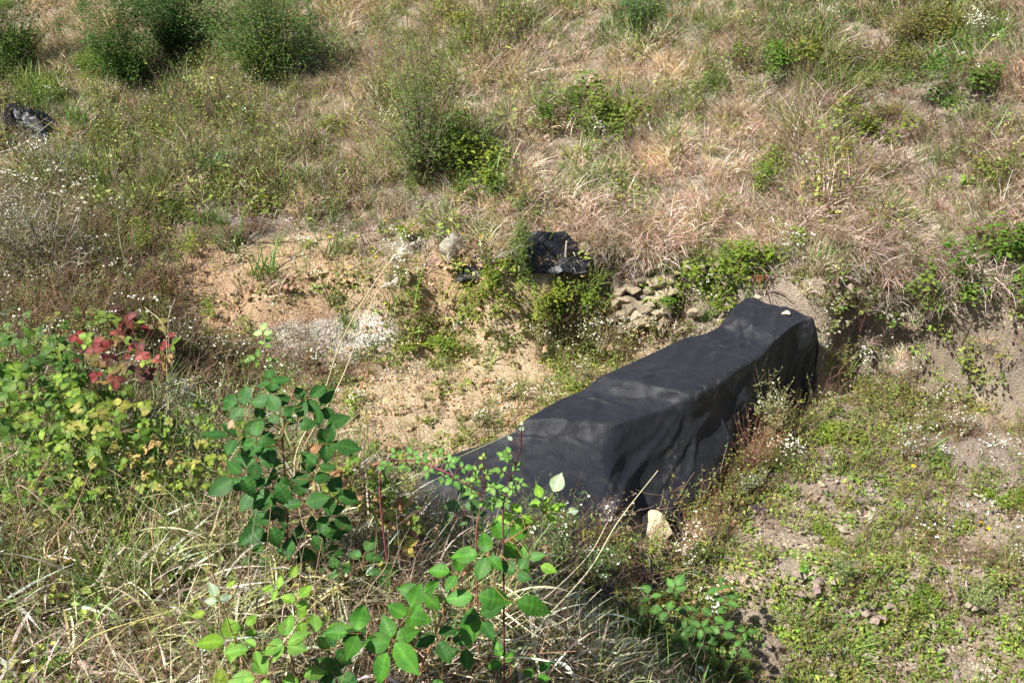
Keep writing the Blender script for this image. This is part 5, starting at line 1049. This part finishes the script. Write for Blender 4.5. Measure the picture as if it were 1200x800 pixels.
spray("dead rust-coloured weed with seed fluff next to the pale rock", 795, 660, 85, 12, (.40, .33, .26), (.30, .15, .10), .6, per=14, name="dry_weed", tips=(.7, .66, .6), lx=.35)
spray("brown seed-headed weed stems left of the pale rock", 712, 640, 72, 9, (.34, .26, .2), (.20, .12, .09), .4, per=12, name="dry_weed", tips=(.65, .6, .55))
spray("single short green weed spike in front of the sheet's folds", 775, 572, 34, 3, (.20, .32, .09), (.2, .25, .1), .3, per=70, name="weed_spike", lx=.2)
spray("airy pale weed standing right of the wormwood spray by the sheet's far end", 935, 470, 62, 9, (.33, .34, .17), (.26, .2, .13), .3, per=22, tips=(.75, .74, .7))
spray("greyish weed below the wormwood spray at the edge of the bare earth", 870, 585, 40, 14, (.24, .30, .13), (.25, .2, .13), .8, per=40, tips=(.7, .7, .66))
spray("yellow-brown weed stand on the right trench floor under the cut", 1060, 545, 58, 22, (.26, .24, .10), (.33, .22, .12), .7, per=16, name="dry_weed", tips=(.8, .8, .77))
spray("brown weed stand at the right foot of the earth cut", 1120, 520, 52, 20, (.24, .22, .10), (.30, .2, .12), .8, per=16, name="dry_weed", tips=(.8, .8, .77))
spray("pale airy weeds with white flowers on the far left rim", 40, 300, 80, 26, (.30, .32, .20), (.3, .26, .2), .8, per=20, tips=(.8, .8, .78), name="flowering_weed")
spray("pale flowering weeds behind the left rim, below the bunched plastic", 70, 235, 70, 24, (.30, .32, .20), (.3, .26, .2), .8, per=20, tips=(.8, .8, .78), name="flowering_weed")
spray("feathery pale green weed in the lower right trench floor", 1135, 720, 44, 14, (.26, .34, .14), (.2, .25, .1), .8, per=40)
spray("thin feathery weed right of the bare patch, lower right", 985, 690, 44, 8, (.27, .33, .16), (.25, .25, .12), .5, per=36)
spray("grey-green weed on the pale sand near the sheet's near corner", 610, 470, 36, 7, (.28, .32, .14), (.26, .24, .12), .5, per=24)
AW = [(650, 478, 46), (680, 452, 48), (705, 425, 44), (735, 405, 40), (765, 392, 36), (630, 420, 44), (665, 400, 46), (700, 392, 40), (590, 470, 40), (560, 500, 34)]
LB = rel_labels("airy flowering weed", [q[:2] for q in AW])
for i, (u, v, h) in enumerate(AW):
    o = spray(LB[i], u, v, h, 8, (.26, .28, .10), (.32, .22, .13), .6, per=18, tips=(.8, .8, .76), name="flowering_weed"); o['group'] = "airy weeds behind the sheet"

# a stake and the fallen branch
m = MB(); tube(m, spline([(0, 0, -.05), (.004, 0, .12), (.01, 0, .27)], 8), .009, .007, (1, 1, 1), 8); tube(m, [(.01, 0, .27), (.01, 0, .272)], .007, .0005, (1.2, 1.2, 1.2), 8)
tag(link("wooden_stake", m.mesh("wooden_stake", M_BARK, True), None, at(661, 322), color=(.42, .35, .28)), "short pale wooden stake upright beside the crumpled black plastic", "stake")
m = MB(); P = np.array([at(u, v, .03) for u, v in [(55, 765), (90, 775), (120, 790), (175, 812)]]); tube(m, spline(P - P[0], 20), .012, .007, (1, 1, 1), 8); Q = np.array([at(u, v, .03) for u, v in [(95, 777), (130, 765), (160, 770)]]); tube(m, spline(Q - P[0], 8), .006, .003, (1, 1, 1), 6)
tag(link("fallen_branch", m.mesh("fallen_branch", M_BARK, True), None, P[0], color=(.30, .22, .17)), "fallen brown branch lying on bare soil in the bottom left corner", "branch")
